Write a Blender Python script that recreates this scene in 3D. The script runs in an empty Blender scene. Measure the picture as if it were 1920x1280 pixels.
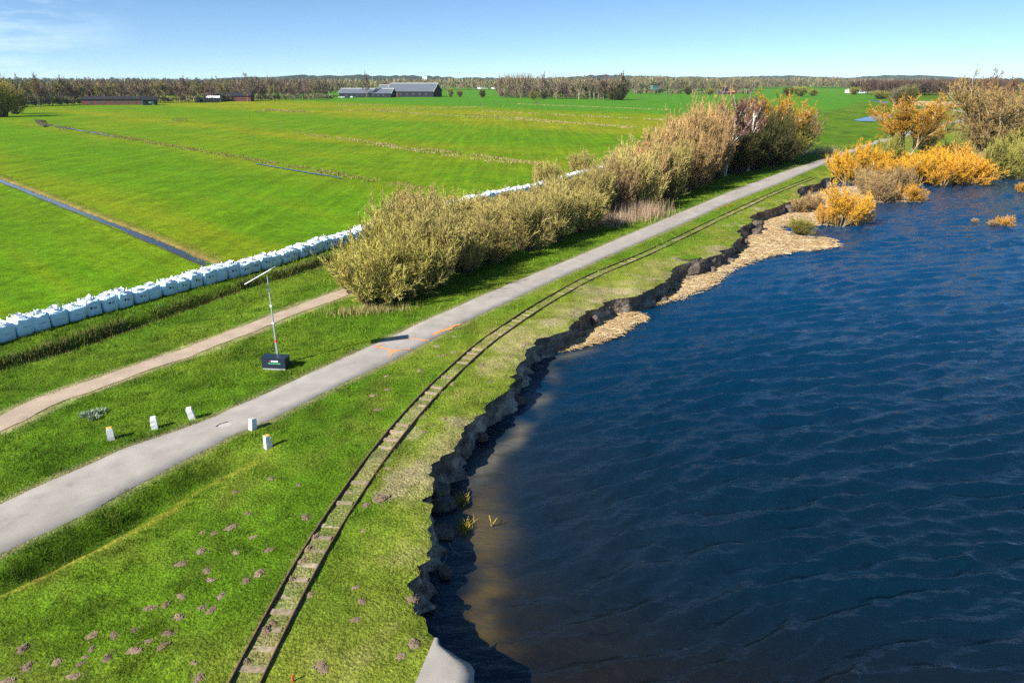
import bpy, math
import numpy as np
from mathutils import Vector, Matrix

# ------------------------------------------------------------------ camera, sky, sun, exposure
SC = bpy.context.scene
COL = SC.collection
CAM_H, FPX = 12.0, 1280.0
PITCH = math.atan(490 / 1280)
cd = bpy.data.cameras.new('camera'); cam = bpy.data.objects.new('camera', cd); COL.objects.link(cam)
cam.location = (0, 0, CAM_H); cam.rotation_euler = (math.pi / 2 - PITCH, 0, 0)
cd.sensor_width = 36; cd.lens = 24; cd.clip_start = 0.1; cd.clip_end = 30000
SC.camera = cam

SUN_EL = math.radians(36)
SHX, SHY = 0.77, 0.64                     # direction in which shadows fall on the ground
wd = bpy.data.worlds.new('World'); SC.world = wd; wd.use_nodes = True
nt = wd.node_tree; N = nt.nodes; Lk = nt.links; N.clear()
out = N.new('ShaderNodeOutputWorld'); bg = N.new('ShaderNodeBackground'); bg.inputs[1].default_value = 0.088
sky = N.new('ShaderNodeTexSky'); sky.sky_type = 'NISHITA'; sky.sun_disc = False
sky.sun_elevation = SUN_EL; sky.sun_rotation = math.atan2(-SHX, -SHY)
sky.air_density = 1.0; sky.dust_density = 0.0; sky.ozone_density = 3.0; sky.altitude = 0
tc = N.new('ShaderNodeTexCoord'); sp = N.new('ShaderNodeSeparateXYZ'); Lk.new(tc.outputs['Generated'], sp.inputs[0])
mz = N.new('ShaderNodeMath'); mz.operation = 'MULTIPLY_ADD'; mz.inputs[1].default_value = 1.65; mz.inputs[2].default_value = 0.075
Lk.new(sp.outputs[2], mz.inputs[0])
cb = N.new('ShaderNodeCombineXYZ'); Lk.new(sp.outputs[0], cb.inputs[0]); Lk.new(sp.outputs[1], cb.inputs[1]); Lk.new(mz.outputs[0], cb.inputs[2])
nz = N.new('ShaderNodeVectorMath'); nz.operation = 'NORMALIZE'; Lk.new(cb.outputs[0], nz.inputs[0]); Lk.new(nz.outputs[0], sky.inputs[0])
hs = N.new('ShaderNodeHueSaturation'); hs.inputs['Saturation'].default_value = 1.12; Lk.new(sky.outputs[0], hs.inputs['Color'])
# one thin cirrus wisp, far off to the left
mp = N.new('ShaderNodeMapping'); mp.inputs['Scale'].default_value = (6, 6, 34); mp.inputs['Rotation'].default_value = (0.04, 0.05, 0)
Lk.new(tc.outputs['Generated'], mp.inputs[0])
cn = N.new('ShaderNodeTexNoise'); cn.inputs['Scale'].default_value = 1.3; cn.inputs['Detail'].default_value = 7; cn.inputs['Roughness'].default_value = 0.62
Lk.new(mp.outputs[0], cn.inputs['Vector'])
cr = N.new('ShaderNodeMapRange'); cr.inputs[1].default_value = 0.42; cr.inputs[2].default_value = 0.78; Lk.new(cn.outputs[0], cr.inputs[0])
dv = N.new('ShaderNodeVectorMath'); dv.operation = 'DISTANCE'; dv.inputs[1].default_value = (-0.60, 0.795, 0.090); Lk.new(tc.outputs['Generated'], dv.inputs[0])
dr = N.new('ShaderNodeMapRange'); dr.inputs[1].default_value = 0.02; dr.inputs[2].default_value = 0.19; dr.inputs[3].default_value = 1; dr.inputs[4].default_value = 0
Lk.new(dv.outputs['Value'], dr.inputs[0])
ml = N.new('ShaderNodeMath'); ml.operation = 'MULTIPLY'; Lk.new(cr.outputs[0], ml.inputs[0]); Lk.new(dr.outputs[0], ml.inputs[1])
mx = N.new('ShaderNodeMix'); mx.data_type = 'RGBA'; Lk.new(ml.outputs[0], mx.inputs[0]); Lk.new(hs.outputs[0], mx.inputs[6]); mx.inputs[7].default_value = (6.0, 7.2, 8.4, 1)
Lk.new(mx.outputs[2], bg.inputs[0]); Lk.new(bg.outputs[0], out.inputs[0])

sd = bpy.data.lights.new('sun', 'SUN'); so = bpy.data.objects.new('sun', sd); COL.objects.link(so)
sd.energy = 5.0; sd.angle = math.radians(0.5); sd.color = (1.0, 0.955, 0.88)
so.rotation_euler = Vector((SHX * math.cos(SUN_EL), SHY * math.cos(SUN_EL), -math.sin(SUN_EL))).to_track_quat('-Z', 'Y').to_euler()
so.location = (-40, -40, 60)
SC.view_settings.view_transform = 'Standard'; SC.view_settings.look = 'None'
SC.view_settings.exposure = 0.98; SC.view_settings.gamma = 1.0; SC.view_settings.use_curve_mapping = False
SC.cycles.max_bounces = 5; SC.cycles.diffuse_bounces = 2; SC.cycles.glossy_bounces = 3; SC.cycles.transparent_max_bounces = 4
SC.cycles.volume_bounces = 1; SC.cycles.use_denoising = False
SC.cycles.sample_clamp_indirect = 3; SC.cycles.sample_clamp_direct = 3.5

# ------------------------------------------------------------------ helpers
sP, cP = math.sin(PITCH), math.cos(PITCH)
def P(x, y, z=0.0):
    """ground point (X, Y) at height z behind a spot of the 1920x1280 photograph"""
    u = (x - 960) / FPX; v = (y - 640) / FPX; t = (CAM_H - z) / (sP + v * cP)
    return np.array([u * t, (cP - v * sP) * t])
def PL(pts, z=0.0): return np.array([P(a, b, z) for a, b in pts])
RNG = np.random.default_rng(7)

def _h(ix, iy, s):
    n = (ix.astype(np.int64) * 374761393 + iy.astype(np.int64) * 668265263 + s * 1442695041) & 0xffffffff
    n = ((n ^ (n >> 13)) * 1274126177) & 0xffffffff
    return ((n ^ (n >> 16)) & 0xffff) / 65535.0
def vn(x, y, s=0):
    x = np.asarray(x, float); y = np.asarray(y, float)
    ix = np.floor(x); iy = np.floor(y); fx = x - ix; fy = y - iy
    fx = fx * fx * (3 - 2 * fx); fy = fy * fy * (3 - 2 * fy)
    a = _h(ix, iy, s); b = _h(ix + 1, iy, s); c = _h(ix, iy + 1, s); d = _h(ix + 1, iy + 1, s)
    return (a * (1 - fx) + b * fx) * (1 - fy) + (c * (1 - fx) + d * fx) * fy
def fbm(x, y, o=4, s=0):
    r = 0; a = 0.5; t = 0
    for k in range(o):
        r = r + a * vn(x * 2 ** k, y * 2 ** k, s + k); t += a; a *= 0.5
    return r / t
def sst(x): x = np.clip(x, 0, 1); return x * x * (3 - 2 * x)
def lerp(a, b, t): return a + (b - a) * t

def line_fn(pts):
    """X as a function of Y along a polyline, straight beyond its ends"""
    p = np.array(sorted(map(tuple, pts), key=lambda q: q[1])); xs, ys = p[:, 0], p[:, 1]
    m0 = (xs[1] - xs[0]) / (ys[1] - ys[0]); k = min(3, len(xs) - 1); m1 = (xs[-1] - xs[-1 - k]) / (ys[-1] - ys[-1 - k])
    def f(Y):
        Y = np.asarray(Y, float); r = np.interp(Y, ys, xs)
        return np.where(Y < ys[0], xs[0] + m0 * (Y - ys[0]), np.where(Y > ys[-1], xs[-1] + m1 * (Y - ys[-1]), r))
    return f

def mesh_np(name, V, quads=None, tris=None, col=None, smooth=False):
    me = bpy.data.meshes.new(name); V = np.asarray(V, np.float32)
    nq = 0 if quads is None else len(quads); ntr = 0 if tris is None else len(tris)
    me.vertices.add(len(V)); me.vertices.foreach_set('co', V.ravel())
    li = []
    if nq: li.append(np.asarray(quads, np.int32).ravel())
    if ntr: li.append(np.asarray(tris, np.int32).ravel())
    li = np.concatenate(li); me.loops.add(len(li)); me.loops.foreach_set('vertex_index', li)
    st = np.concatenate([np.arange(nq) * 4, nq * 4 + np.arange(ntr) * 3]).astype(np.int32)
    me.polygons.add(nq + ntr); me.polygons.foreach_set('loop_start', st)
    if smooth: me.polygons.foreach_set('use_smooth', np.ones(nq + ntr, bool))
    me.update(calc_edges=True)
    if col is not None: set_col(me, col)
    return me
def set_col(me, col, nm='Col'):
    a = me.color_attributes.new(nm, 'FLOAT_COLOR', 'POINT'); c = np.ones((len(me.vertices), 4), np.float32); c[:, :3] = col
    a.data.foreach_set('color', c.ravel())
def obj(name, me, mat=None, parent=None, loc=None, rz=0, scale=None, **pr):
    o = bpy.data.objects.new(name, me); COL.objects.link(o)
    if mat is not None and me is not None and not me.materials: me.materials.append(mat)
    if parent is not None: o.parent = parent
    if loc is not None: o.location = loc
    if rz: o.rotation_euler = (0, 0, rz)
    if scale is not None: o.scale = scale if hasattr(scale, '__len__') else (scale,) * 3
    for k, v in pr.items(): o[k] = v
    return o
def thing(name, label, cat, loc, rz=0, group=None, scale=None):
    o = obj(name, None, loc=loc, rz=rz, scale=scale, label=label, category=cat)
    o.empty_display_size = 0.2
    if group: o['group'] = group
    return o
def ordn(n):
    w = ['first', 'second', 'third', 'fourth', 'fifth', 'sixth', 'seventh', 'eighth', 'ninth', 'tenth', 'eleventh', 'twelfth']
    if n <= 12: return w[n - 1]
    return f"{n}{'th' if 10 < n % 100 < 14 else {1: 'st', 2: 'nd', 3: 'rd'}.get(n % 10, 'th')}"
class MB:
    """collects polygons in plain lists"""
    def __init__(s): s.v = []; s.f = []
    def add(s, v, f):
        b = len(s.v); s.v += [tuple(q) for q in v]; s.f += [tuple(b + i for i in q) for q in f]; return s
    def box(s, c, d, M=None, taper=1.0):
        x, y, z = d[0] / 2, d[1] / 2, d[2] / 2; t = taper
        v = [(-x, -y, -z), (x, -y, -z), (x, y, -z), (-x, y, -z), (-x * t, -y * t, z), (x * t, -y * t, z), (x * t, y * t, z), (-x * t, y * t, z)]
        v = [Vector(q) for q in v]
        if M is not None: v = [M @ q for q in v]
        v = [q + Vector(c) for q in v]
        return s.add(v, [(3, 2, 1, 0), (4, 5, 6, 7), (0, 1, 5, 4), (1, 2, 6, 5), (2, 3, 7, 6), (3, 0, 4, 7)])
    def tube(s, pts, r, n=6, cap=True):
        pts = [Vector(p) for p in pts]; rs = r if hasattr(r, '__len__') else [r] * len(pts); V = []; F = []
        for i, p in enumerate(pts):
            d = (pts[min(i + 1, len(pts) - 1)] - pts[max(i - 1, 0)]).normalized()
            a = d.cross(Vector((0, 0, 1)) if abs(d.z) < 0.9 else Vector((1, 0, 0))).normalized(); b = d.cross(a)
            for k in range(n):
                t = 2 * math.pi * k / n; V.append(p + (a * math.cos(t) + b * math.sin(t)) * rs[i])
        for i in range(len(pts) - 1):
            for k in range(n): F.append((i * n + k, i * n + (k + 1) % n, (i + 1) * n + (k + 1) % n, (i + 1) * n + k))
        if cap: F += [tuple(range(n - 1, -1, -1)), tuple(range((len(pts) - 1) * n, len(pts) * n))]
        return s.add(V, F)
    def mesh(s, name, smooth=False):
        me = bpy.data.meshes.new(name); me.from_pydata(s.v, [], s.f); me.update()
        if smooth: me.polygons.foreach_set('use_smooth', [True] * len(me.polygons))
        return me

# ------------------------------------------------------------------ materials
def pmat(name, col=(0.5, 0.5, 0.5), rough=0.9, spec=0.25, attr=False, noise=None, bump=None, rand=0.0, metal=0.0, col2=None, coord='Object'):
    """principled; noise=(scale, lo, hi) multiplies the colour, bump=(scale, strength, dist), col2 mixes a second colour in by noise"""
    m = bpy.data.materials.new(name); m.use_nodes = True; t = m.node_tree; n = t.nodes; l = t.links
    b = n['Principled BSDF']; b.inputs['Roughness'].default_value = rough; b.inputs['Specular IOR Level'].default_value = spec; b.inputs['Metallic'].default_value = metal
    if attr:
        a = n.new('ShaderNodeAttribute'); a.attribute_name = 'Col'; c = a.outputs['Color']
    else:
        a = n.new('ShaderNodeRGB'); a.outputs[0].default_value = (*col, 1); c = a.outputs[0]
    tcn = n.new('ShaderNodeTexCoord') if coord == 'Object' else n.new('ShaderNodeNewGeometry')
    vec = tcn.outputs['Object'] if coord == 'Object' else tcn.outputs['Position']
    if col2 is not None:
        cc, sc, lo, hi = col2; t2 = n.new('ShaderNodeTexNoise'); t2.inputs['Scale'].default_value = sc; t2.inputs['Detail'].default_value = 5; l.new(vec, t2.inputs['Vector'])
        r = n.new('ShaderNodeMapRange'); r.inputs[1].default_value = lo; r.inputs[2].default_value = hi; l.new(t2.outputs[0], r.inputs[0])
        x = n.new('ShaderNodeMix'); x.data_type = 'RGBA'; l.new(r.outputs[0], x.inputs[0]); l.new(c, x.inputs[6]); x.inputs[7].default_value = (*cc, 1); c = x.outputs[2]
    if name == 'grass_ground':
        mpn = n.new('ShaderNodeMapping'); mpn.inputs['Rotation'].default_value = (0, 0, math.radians(-45)); mpn.inputs['Scale'].default_value = (0.9, 0.035, 1); l.new(vec, mpn.inputs[0])
        t2 = n.new('ShaderNodeTexNoise'); t2.inputs['Scale'].default_value = 1.0; t2.inputs['Detail'].default_value = 3; l.new(mpn.outputs[0], t2.inputs['Vector'])
        r = n.new('ShaderNodeMapRange'); r.inputs[1].default_value = 0.3; r.inputs[2].default_value = 0.7; r.inputs[3].default_value = 0.84; r.inputs[4].default_value = 1.16; l.new(t2.outputs[0], r.inputs[0])
        x = n.new('ShaderNodeVectorMath'); x.operation = 'SCALE'; l.new(c, x.inputs[0]); l.new(r.outputs[0], x.inputs['Scale']); c = x.outputs[0]
    if noise is not None:
        for sc, lo, hi in (noise if hasattr(noise[0], '__len__') else [noise]):
            t2 = n.new('ShaderNodeTexNoise'); t2.inputs['Scale'].default_value = sc; t2.inputs['Detail'].default_value = 4; l.new(vec, t2.inputs['Vector'])
            r = n.new('ShaderNodeMapRange'); r.inputs[1].default_value = 0.3; r.inputs[2].default_value = 0.7; r.inputs[3].default_value = lo; r.inputs[4].default_value = hi; l.new(t2.outputs[0], r.inputs[0])
            x = n.new('ShaderNodeVectorMath'); x.operation = 'SCALE'; l.new(c, x.inputs[0]); l.new(r.outputs[0], x.inputs['Scale']); c = x.outputs[0]
    if rand:
        oi = n.new('ShaderNodeObjectInfo'); r = n.new('ShaderNodeMapRange'); r.inputs[3].default_value = 1 - rand; r.inputs[4].default_value = 1 + rand; l.new(oi.outputs['Random'], r.inputs[0])
        x = n.new('ShaderNodeVectorMath'); x.operation = 'SCALE'; l.new(c, x.inputs[0]); l.new(r.outputs[0], x.inputs['Scale']); c = x.outputs[0]
    l.new(c, b.inputs['Base Color'])
    if bump is not None:
        t3 = n.new('ShaderNodeTexNoise'); t3.inputs['Scale'].default_value = bump[0]; t3.inputs['Detail'].default_value = 6; l.new(vec, t3.inputs['Vector'])
        bp = n.new('ShaderNodeBump'); bp.inputs['Strength'].default_value = bump[1]; bp.inputs['Distance'].default_value = bump[2]; l.new(t3.outputs[0], bp.inputs['Height']); l.new(bp.outputs[0], b.inputs['Normal'])
    return m
M_LAND = pmat('grass_ground', attr=True, rough=1, spec=0.05, noise=[(9, 0.55, 1.3), (1.7, 0.74, 1.24), (0.35, 0.84, 1.16)], bump=(14, 1.0, 0.08), coord='World')
M_BLADE = pmat('grass_blade', attr=True, rough=0.8, spec=0.1)
M_TWIG = pmat('twig', attr=True, rough=0.9, spec=0.08, rand=0.2)
M_BARK = pmat('bark', attr=True, rough=0.95, spec=0.1, noise=(6, 0.7, 1.25), rand=0.1)
M_ASPH = pmat('asphalt', (0.345, 0.312, 0.268), rough=0.95, spec=0.12, noise=[(45, 0.78, 1.16), (1.3, 0.86, 1.08), (0.25, 0.9, 1.08)], col2=((0.28, 0.245, 0.215), 1.7, 0.60, 0.75), bump=(120, 0.25, 0.01), coord='World')
M_SAND = pmat('sandy_path', (0.40, 0.31, 0.225), rough=1, spec=0.05, noise=[(18, 0.78, 1.15), (1.5, 0.85, 1.12)], bump=(30, 0.5, 0.02), coord='World')
M_CLIFF = pmat('peat_cliff', (0.165, 0.130, 0.10), rough=0.95, spec=0.1, noise=[(3, 0.5, 1.5), (14, 0.6, 1.4)], bump=(7, 1.0, 0.12), col2=((0.36, 0.30, 0.23), 0.7, 0.50, 0.64), coord='World')
M_CLOD = pmat('fallen_clod', (0.12, 0.096, 0.076), rough=0.9, spec=0.15, noise=[(4, 0.5, 1.5)], bump=(8, 1.0, 0.1), coord='World')
M_SOIL = pmat('loose_soil', (0.33, 0.24, 0.155), rough=1, spec=0.03, noise=[(5, 0.7, 1.3)], bump=(26, 0.9, 0.04), rand=0.22)
M_LITTER = pmat('reed_litter', attr=True, rough=0.95, spec=0.1, noise=[(6, 0.7, 1.2)], bump=(14, 0.9, 0.06), coord='World')
M_RAIL = pmat('rusty_rail', (0.115, 0.066, 0.036), rough=0.8, spec=0.3, noise=(12, 0.6, 1.5))
M_SLEEP = pmat('sleeper_wood', (0.31, 0.245, 0.16), rough=1, spec=0.05, noise=(9, 0.65, 1.25), bump=(20, 0.6, 0.02), rand=0.25)
M_BAG = pmat('woven_bag', (0.64, 0.84, 0.97), rough=0.75, spec=0.2, noise=(3, 0.93, 1.04), bump=(5, 0.5, 0.05), rand=0.04)  # white fabric; the blue skylight of its shaded side is painted into the colour
M_STRAP = pmat('bag_strap', (0.84, 0.85, 0.85), rough=0.8)
M_FILL = pmat('bag_sand', (0.46, 0.37, 0.27), rough=1, noise=(9, 0.6, 1.2))
M_MARK = pmat('dark_print', (0.045, 0.012, 0.055)); M_MARK2 = pmat('grey_print', (0.17, 0.21, 0.30))
M_CONC = pmat('painted_concrete', (0.74, 0.74, 0.72), rough=0.9, noise=(8, 0.82, 1.05), bump=(25, 0.4, 0.01), col2=((0.30, 0.29, 0.26), 6, 0.60, 0.74))
M_LICH = pmat('orange_lichen', (0.55, 0.33, 0.06), rough=1, noise=(25, 0.6, 1.3), col2=((0.55, 0.54, 0.48), 14, 0.52, 0.62))
M_CONCTOP = pmat('worn_concrete', (0.52, 0.45, 0.38), rough=1, noise=(20, 0.7, 1.2))
M_ORANGE = pmat('orange_paint', (0.85, 0.30, 0.09), rough=0.9, noise=(30, 0.7, 1.1))
M_DARK = pmat('dark_blue_panel', (0.012, 0.022, 0.04), rough=0.5, spec=0.4)
M_GALV = pmat('galvanised_steel', (0.42, 0.46, 0.48), rough=0.45, metal=0.6)
M_WHITE = pmat('white_paint', (0.78, 0.78, 0.76), rough=0.6); M_GREY = pmat('grey_plastic', (0.35, 0.36, 0.38))
M_RED = pmat('red_paint', (0.55, 0.04, 0.03)); M_GREEN = pmat('green_print', (0.10, 0.50, 0.20)); M_BLACK = pmat('black_rubber', (0.015, 0.015, 0.016))
M_ROOF = pmat('slate_roof', (0.10, 0.115, 0.14), rough=0.7, noise=(0.6, 0.85, 1.12)); M_TAR = pmat('tarred_boards', (0.018, 0.02, 0.026), rough=0.9)
M_BRICK = pmat('red_brown_wall', (0.115, 0.045, 0.035), rough=0.9, noise=(0.8, 0.8, 1.2)); M_TILE = pmat('red_tile', (0.40, 0.16, 0.09), rough=0.9)
M_SHED = pmat('green_shed', (0.20, 0.36, 0.22), rough=0.8); M_SHED2 = pmat('dark_green_boards', (0.02, 0.05, 0.06), rough=0.8); M_GLASS = pmat('window_glass', (0.05, 0.07, 0.09), rough=0.1, spec=0.5)
M_POST = pmat('weathered_post', (0.14, 0.11, 0.085), rough=1)

def water_mat(name, deep, rough, bumps, murk=None):
    m = bpy.data.materials.new(name); m.use_nodes = True; t = m.node_tree; n = t.nodes; l = t.links; b = n['Principled BSDF']
    b.inputs['IOR'].default_value = 1.333; b.inputs['Roughness'].default_value = rough; b.inputs['Specular IOR Level'].default_value = 1.0; b.inputs['Specular Tint'].default_value = (0.35, 0.75, 1.0, 1)  # specular tint colours the reflected sky a deeper blue
    g = n.new('ShaderNodeNewGeometry')
    if murk is not None:
        a = n.new('ShaderNodeAttribute'); a.attribute_name = 'Col'; l.new(a.outputs['Color'], b.inputs['Base Color'])
    else: b.inputs['Base Color'].default_value = (*deep, 1)
    prev = None
    for sc, rot, asp, st, ds in bumps:
        mp = n.new('ShaderNodeMapping'); mp.inputs['Rotation'].default_value = (0, 0, rot); mp.inputs['Scale'].default_value = (1, asp, 1); l.new(g.outputs['Position'], mp.inputs[0])
        x = n.new('ShaderNodeTexNoise'); x.inputs['Scale'].default_value = sc; x.inputs['Detail'].default_value = 4; x.inputs['Roughness'].default_value = 0.55; l.new(mp.outputs[0], x.inputs['Vector'])
        bp = n.new('ShaderNodeBump'); bp.inputs['Strength'].default_value = st; bp.inputs['Distance'].default_value = ds; l.new(x.outputs[0], bp.inputs['Height'])
        if prev: l.new(prev.outputs[0], bp.inputs['Normal'])
        prev = bp
    if prev: l.new(prev.outputs[0], b.inputs['Normal'])
    return m
M_LAKE = water_mat('lake_water', None, 0.08, [(1.8, -0.22, 2.8, 1.0, 0.06), (5.0, -0.3, 1.8, 1.0, 0.02)], murk=True)
M_DITCH = water_mat('ditch_water', (0.030, 0.024, 0.008), 0.06, [(3, 0, 1, 0.25, 0.02)])

# ------------------------------------------------------------------ course of road, path, ditch, bags, rails, bank edge
RLp = [(0, 946), (93, 903), (233, 841), (333, 808), (400, 782), (500, 737), (600, 692), (700, 647), (807, 597), (933, 542), (1077, 483), (1280, 397), (1380, 355), (1467, 323), (1547, 297), (1647, 263)]
RRp = [(0, 1038), (153, 966), (283, 896), (433, 817), (507, 787), (640, 720), (733, 677), (873, 603), (1000, 543), (1140, 480), (1280, 420), (1360, 383), (1453, 347), (1533, 313), (1580, 293), (1647, 268)]
fRL, fRR = line_fn(PL(RLp)), line_fn(PL(RRp))
Z_BAG, Z_POL, Z_DW, Z_LAKE = -0.95, -1.1, -1.3, -1.2
BAGP = np.vstack([PL([(-60, 662), (0, 645), (89, 616), (200, 586), (353, 544), (497, 506), (600, 473), (673, 450), (735, 429)], Z_BAG), PL([(905, 364), (1005, 345), (1060, 330), (1110, 316), (1165, 304)], 0.05)])
fBAG = line_fn(BAGP)
fDIT = line_fn(np.vstack([PL([(0, 705), (105, 675), (258, 622), (420, 562), (560, 520), (640, 492)], Z_DW), [[-2.0, 74.0], [14.0, 102.0]]]))
fPATH = line_fn(PL([(0, 793), (100, 747), (233, 700), (333, 667), (433, 630), (533, 590), (627, 555)], -0.35))
fRAIL = line_fn([(-5.72, 10.0), (-5.68, 11.2), (-5.55, 13.5), (-5.38, 15.5), (-5.05, 17.7), (-4.72, 19.7), (-4.15, 22.4), (-3.2, 25.9), (-1.45, 30.9), (1.48, 36.9), (5.2, 43.2), (9.35, 48.6), (11.95, 52.3), (19.3, 63.2), (29.5, 78.0), (41.5, 94.0)])
fSWALE = line_fn(PL([(0, 1095), (130, 1035), (260, 965), (410, 880), (470, 840)], -0.2))
CLIFF = PL([(889, 1280), (888, 1254), (879, 1242), (860, 1233), (837, 1218), (824, 1209), (821, 1196), (802, 1175), (804, 1149), (781, 1130), (774, 1096), (779, 1055), (802, 1044), (809, 1002), (809, 969), (807, 912), (821, 867), (847, 843), (862, 817), (877, 793), (910, 773), (915, 753), (960, 727), (970, 693), (987, 667), (1000, 647), (1013, 632), (1047, 622), (1067, 617), (1073, 600), (1110, 580), (1150, 558), (1197, 553), (1205, 550), (1231, 536), (1253, 524), (1267, 495), (1317, 485), (1351, 473), (1370, 461), (1389, 445), (1387, 425), (1411, 416), (1408, 402), (1463, 385), (1500, 367), (1493, 353), (1510, 348), (1538, 342), (1546, 333), (1565, 331)])
CLIFF = np.vstack([[[-0.2, 3.0], [-0.7, 9.0]], CLIFF, [[44.5, 94.0], [46.5, 98.0]]])
_fc = line_fn(CLIFF)
def fCL(Y):
    Y = np.asarray(Y, float)
    n = (fbm(Y * 1.3, Y * 0 + 3.3, 5, 11) - 0.5) * 0.52 + (vn(Y * 6, Y * 0, 5) - 0.5) * 0.11 - 0.20 * sst((vn(Y * 1.9, Y * 0 + 8, 15) - 0.62) / 0.25)
    return _fc(Y) + n * np.clip(0.75 + Y / 60, 0, 1.6) * (0.12 + 0.88 * sst((Y - 12.1) / 0.8))

def zland(X, Y):
    """height of the land, without fine relief"""
    xb, xd, xp, rl, rr = fBAG(Y), fDIT(Y), fPATH(Y), fRL(Y), fRR(Y)
    xp = np.clip(xp, xd + 2.2, rl - 1.5)
    fd = sst((118 - Y) / 12)                       # the ditch fades out far off
    ks = [xb - 9, xb - 0.7, xd - 1.25, xd - 0.55, xd + 0.5, xd + 1.1, xp, rl - 0.6]
    zs = [Z_POL, Z_BAG, -0.90, -1.7, -1.7, -0.75, -0.35, 0.0]
    ds = [None, 0, 1, 2, 3, 4, 5, 6]
    z = np.full(np.broadcast(X, Y).shape, Z_POL)
    for i in range(len(ks) - 1):
        dz = zs[i + 1] - zs[i]
        if i in (2, 4): dz = dz * fd + (0.0 if i == 2 else 0.15) * (1 - fd)
        z = z + dz * sst((X - ks[i]) / np.maximum(ks[i + 1] - ks[i], 0.05))
    sw = np.exp(-((X - fSWALE(Y) - 0.12) / 0.60) ** 2) * sst((22.5 - Y) / 4) * sst((X - fRR(Y) - 0.15) / 0.5)
    z = z - 0.36 * sw
    return z
YSH = ([-1e4, 44, 48, 56, 64, 71, 120, 300, 4000], [93, 93, 96, 97, 98, 100, 112, 130, 160])
def zfar(X, Y):
    z = zland(X, Y); z = lerp(z, np.minimum(z, -0.92), sst((Y - 135) / 45))
    low = sst((X - (fRR(Y) + 4)) / 30) * -0.55
    z = z + low * (X > fRR(Y))
    sh = -1.55 + (Y - np.interp(X, *YSH)) * 0.22
    return np.where(X > fRR(Y) + 2, np.minimum(z, sh), z)
def relief(X, Y):
    on = np.minimum(sst((np.abs(X - (fRL(Y) + fRR(Y)) / 2) - 1.4) / 0.5), sst((np.abs(X - fPATH(Y)) - 0.8) / 0.4))
    return ((fbm(X * 0.9, Y * 0.9, 3, 21) - 0.5) * 0.10 + (fbm(X * 4, Y * 4, 2, 31) - 0.5) * 0.05) * on

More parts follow.
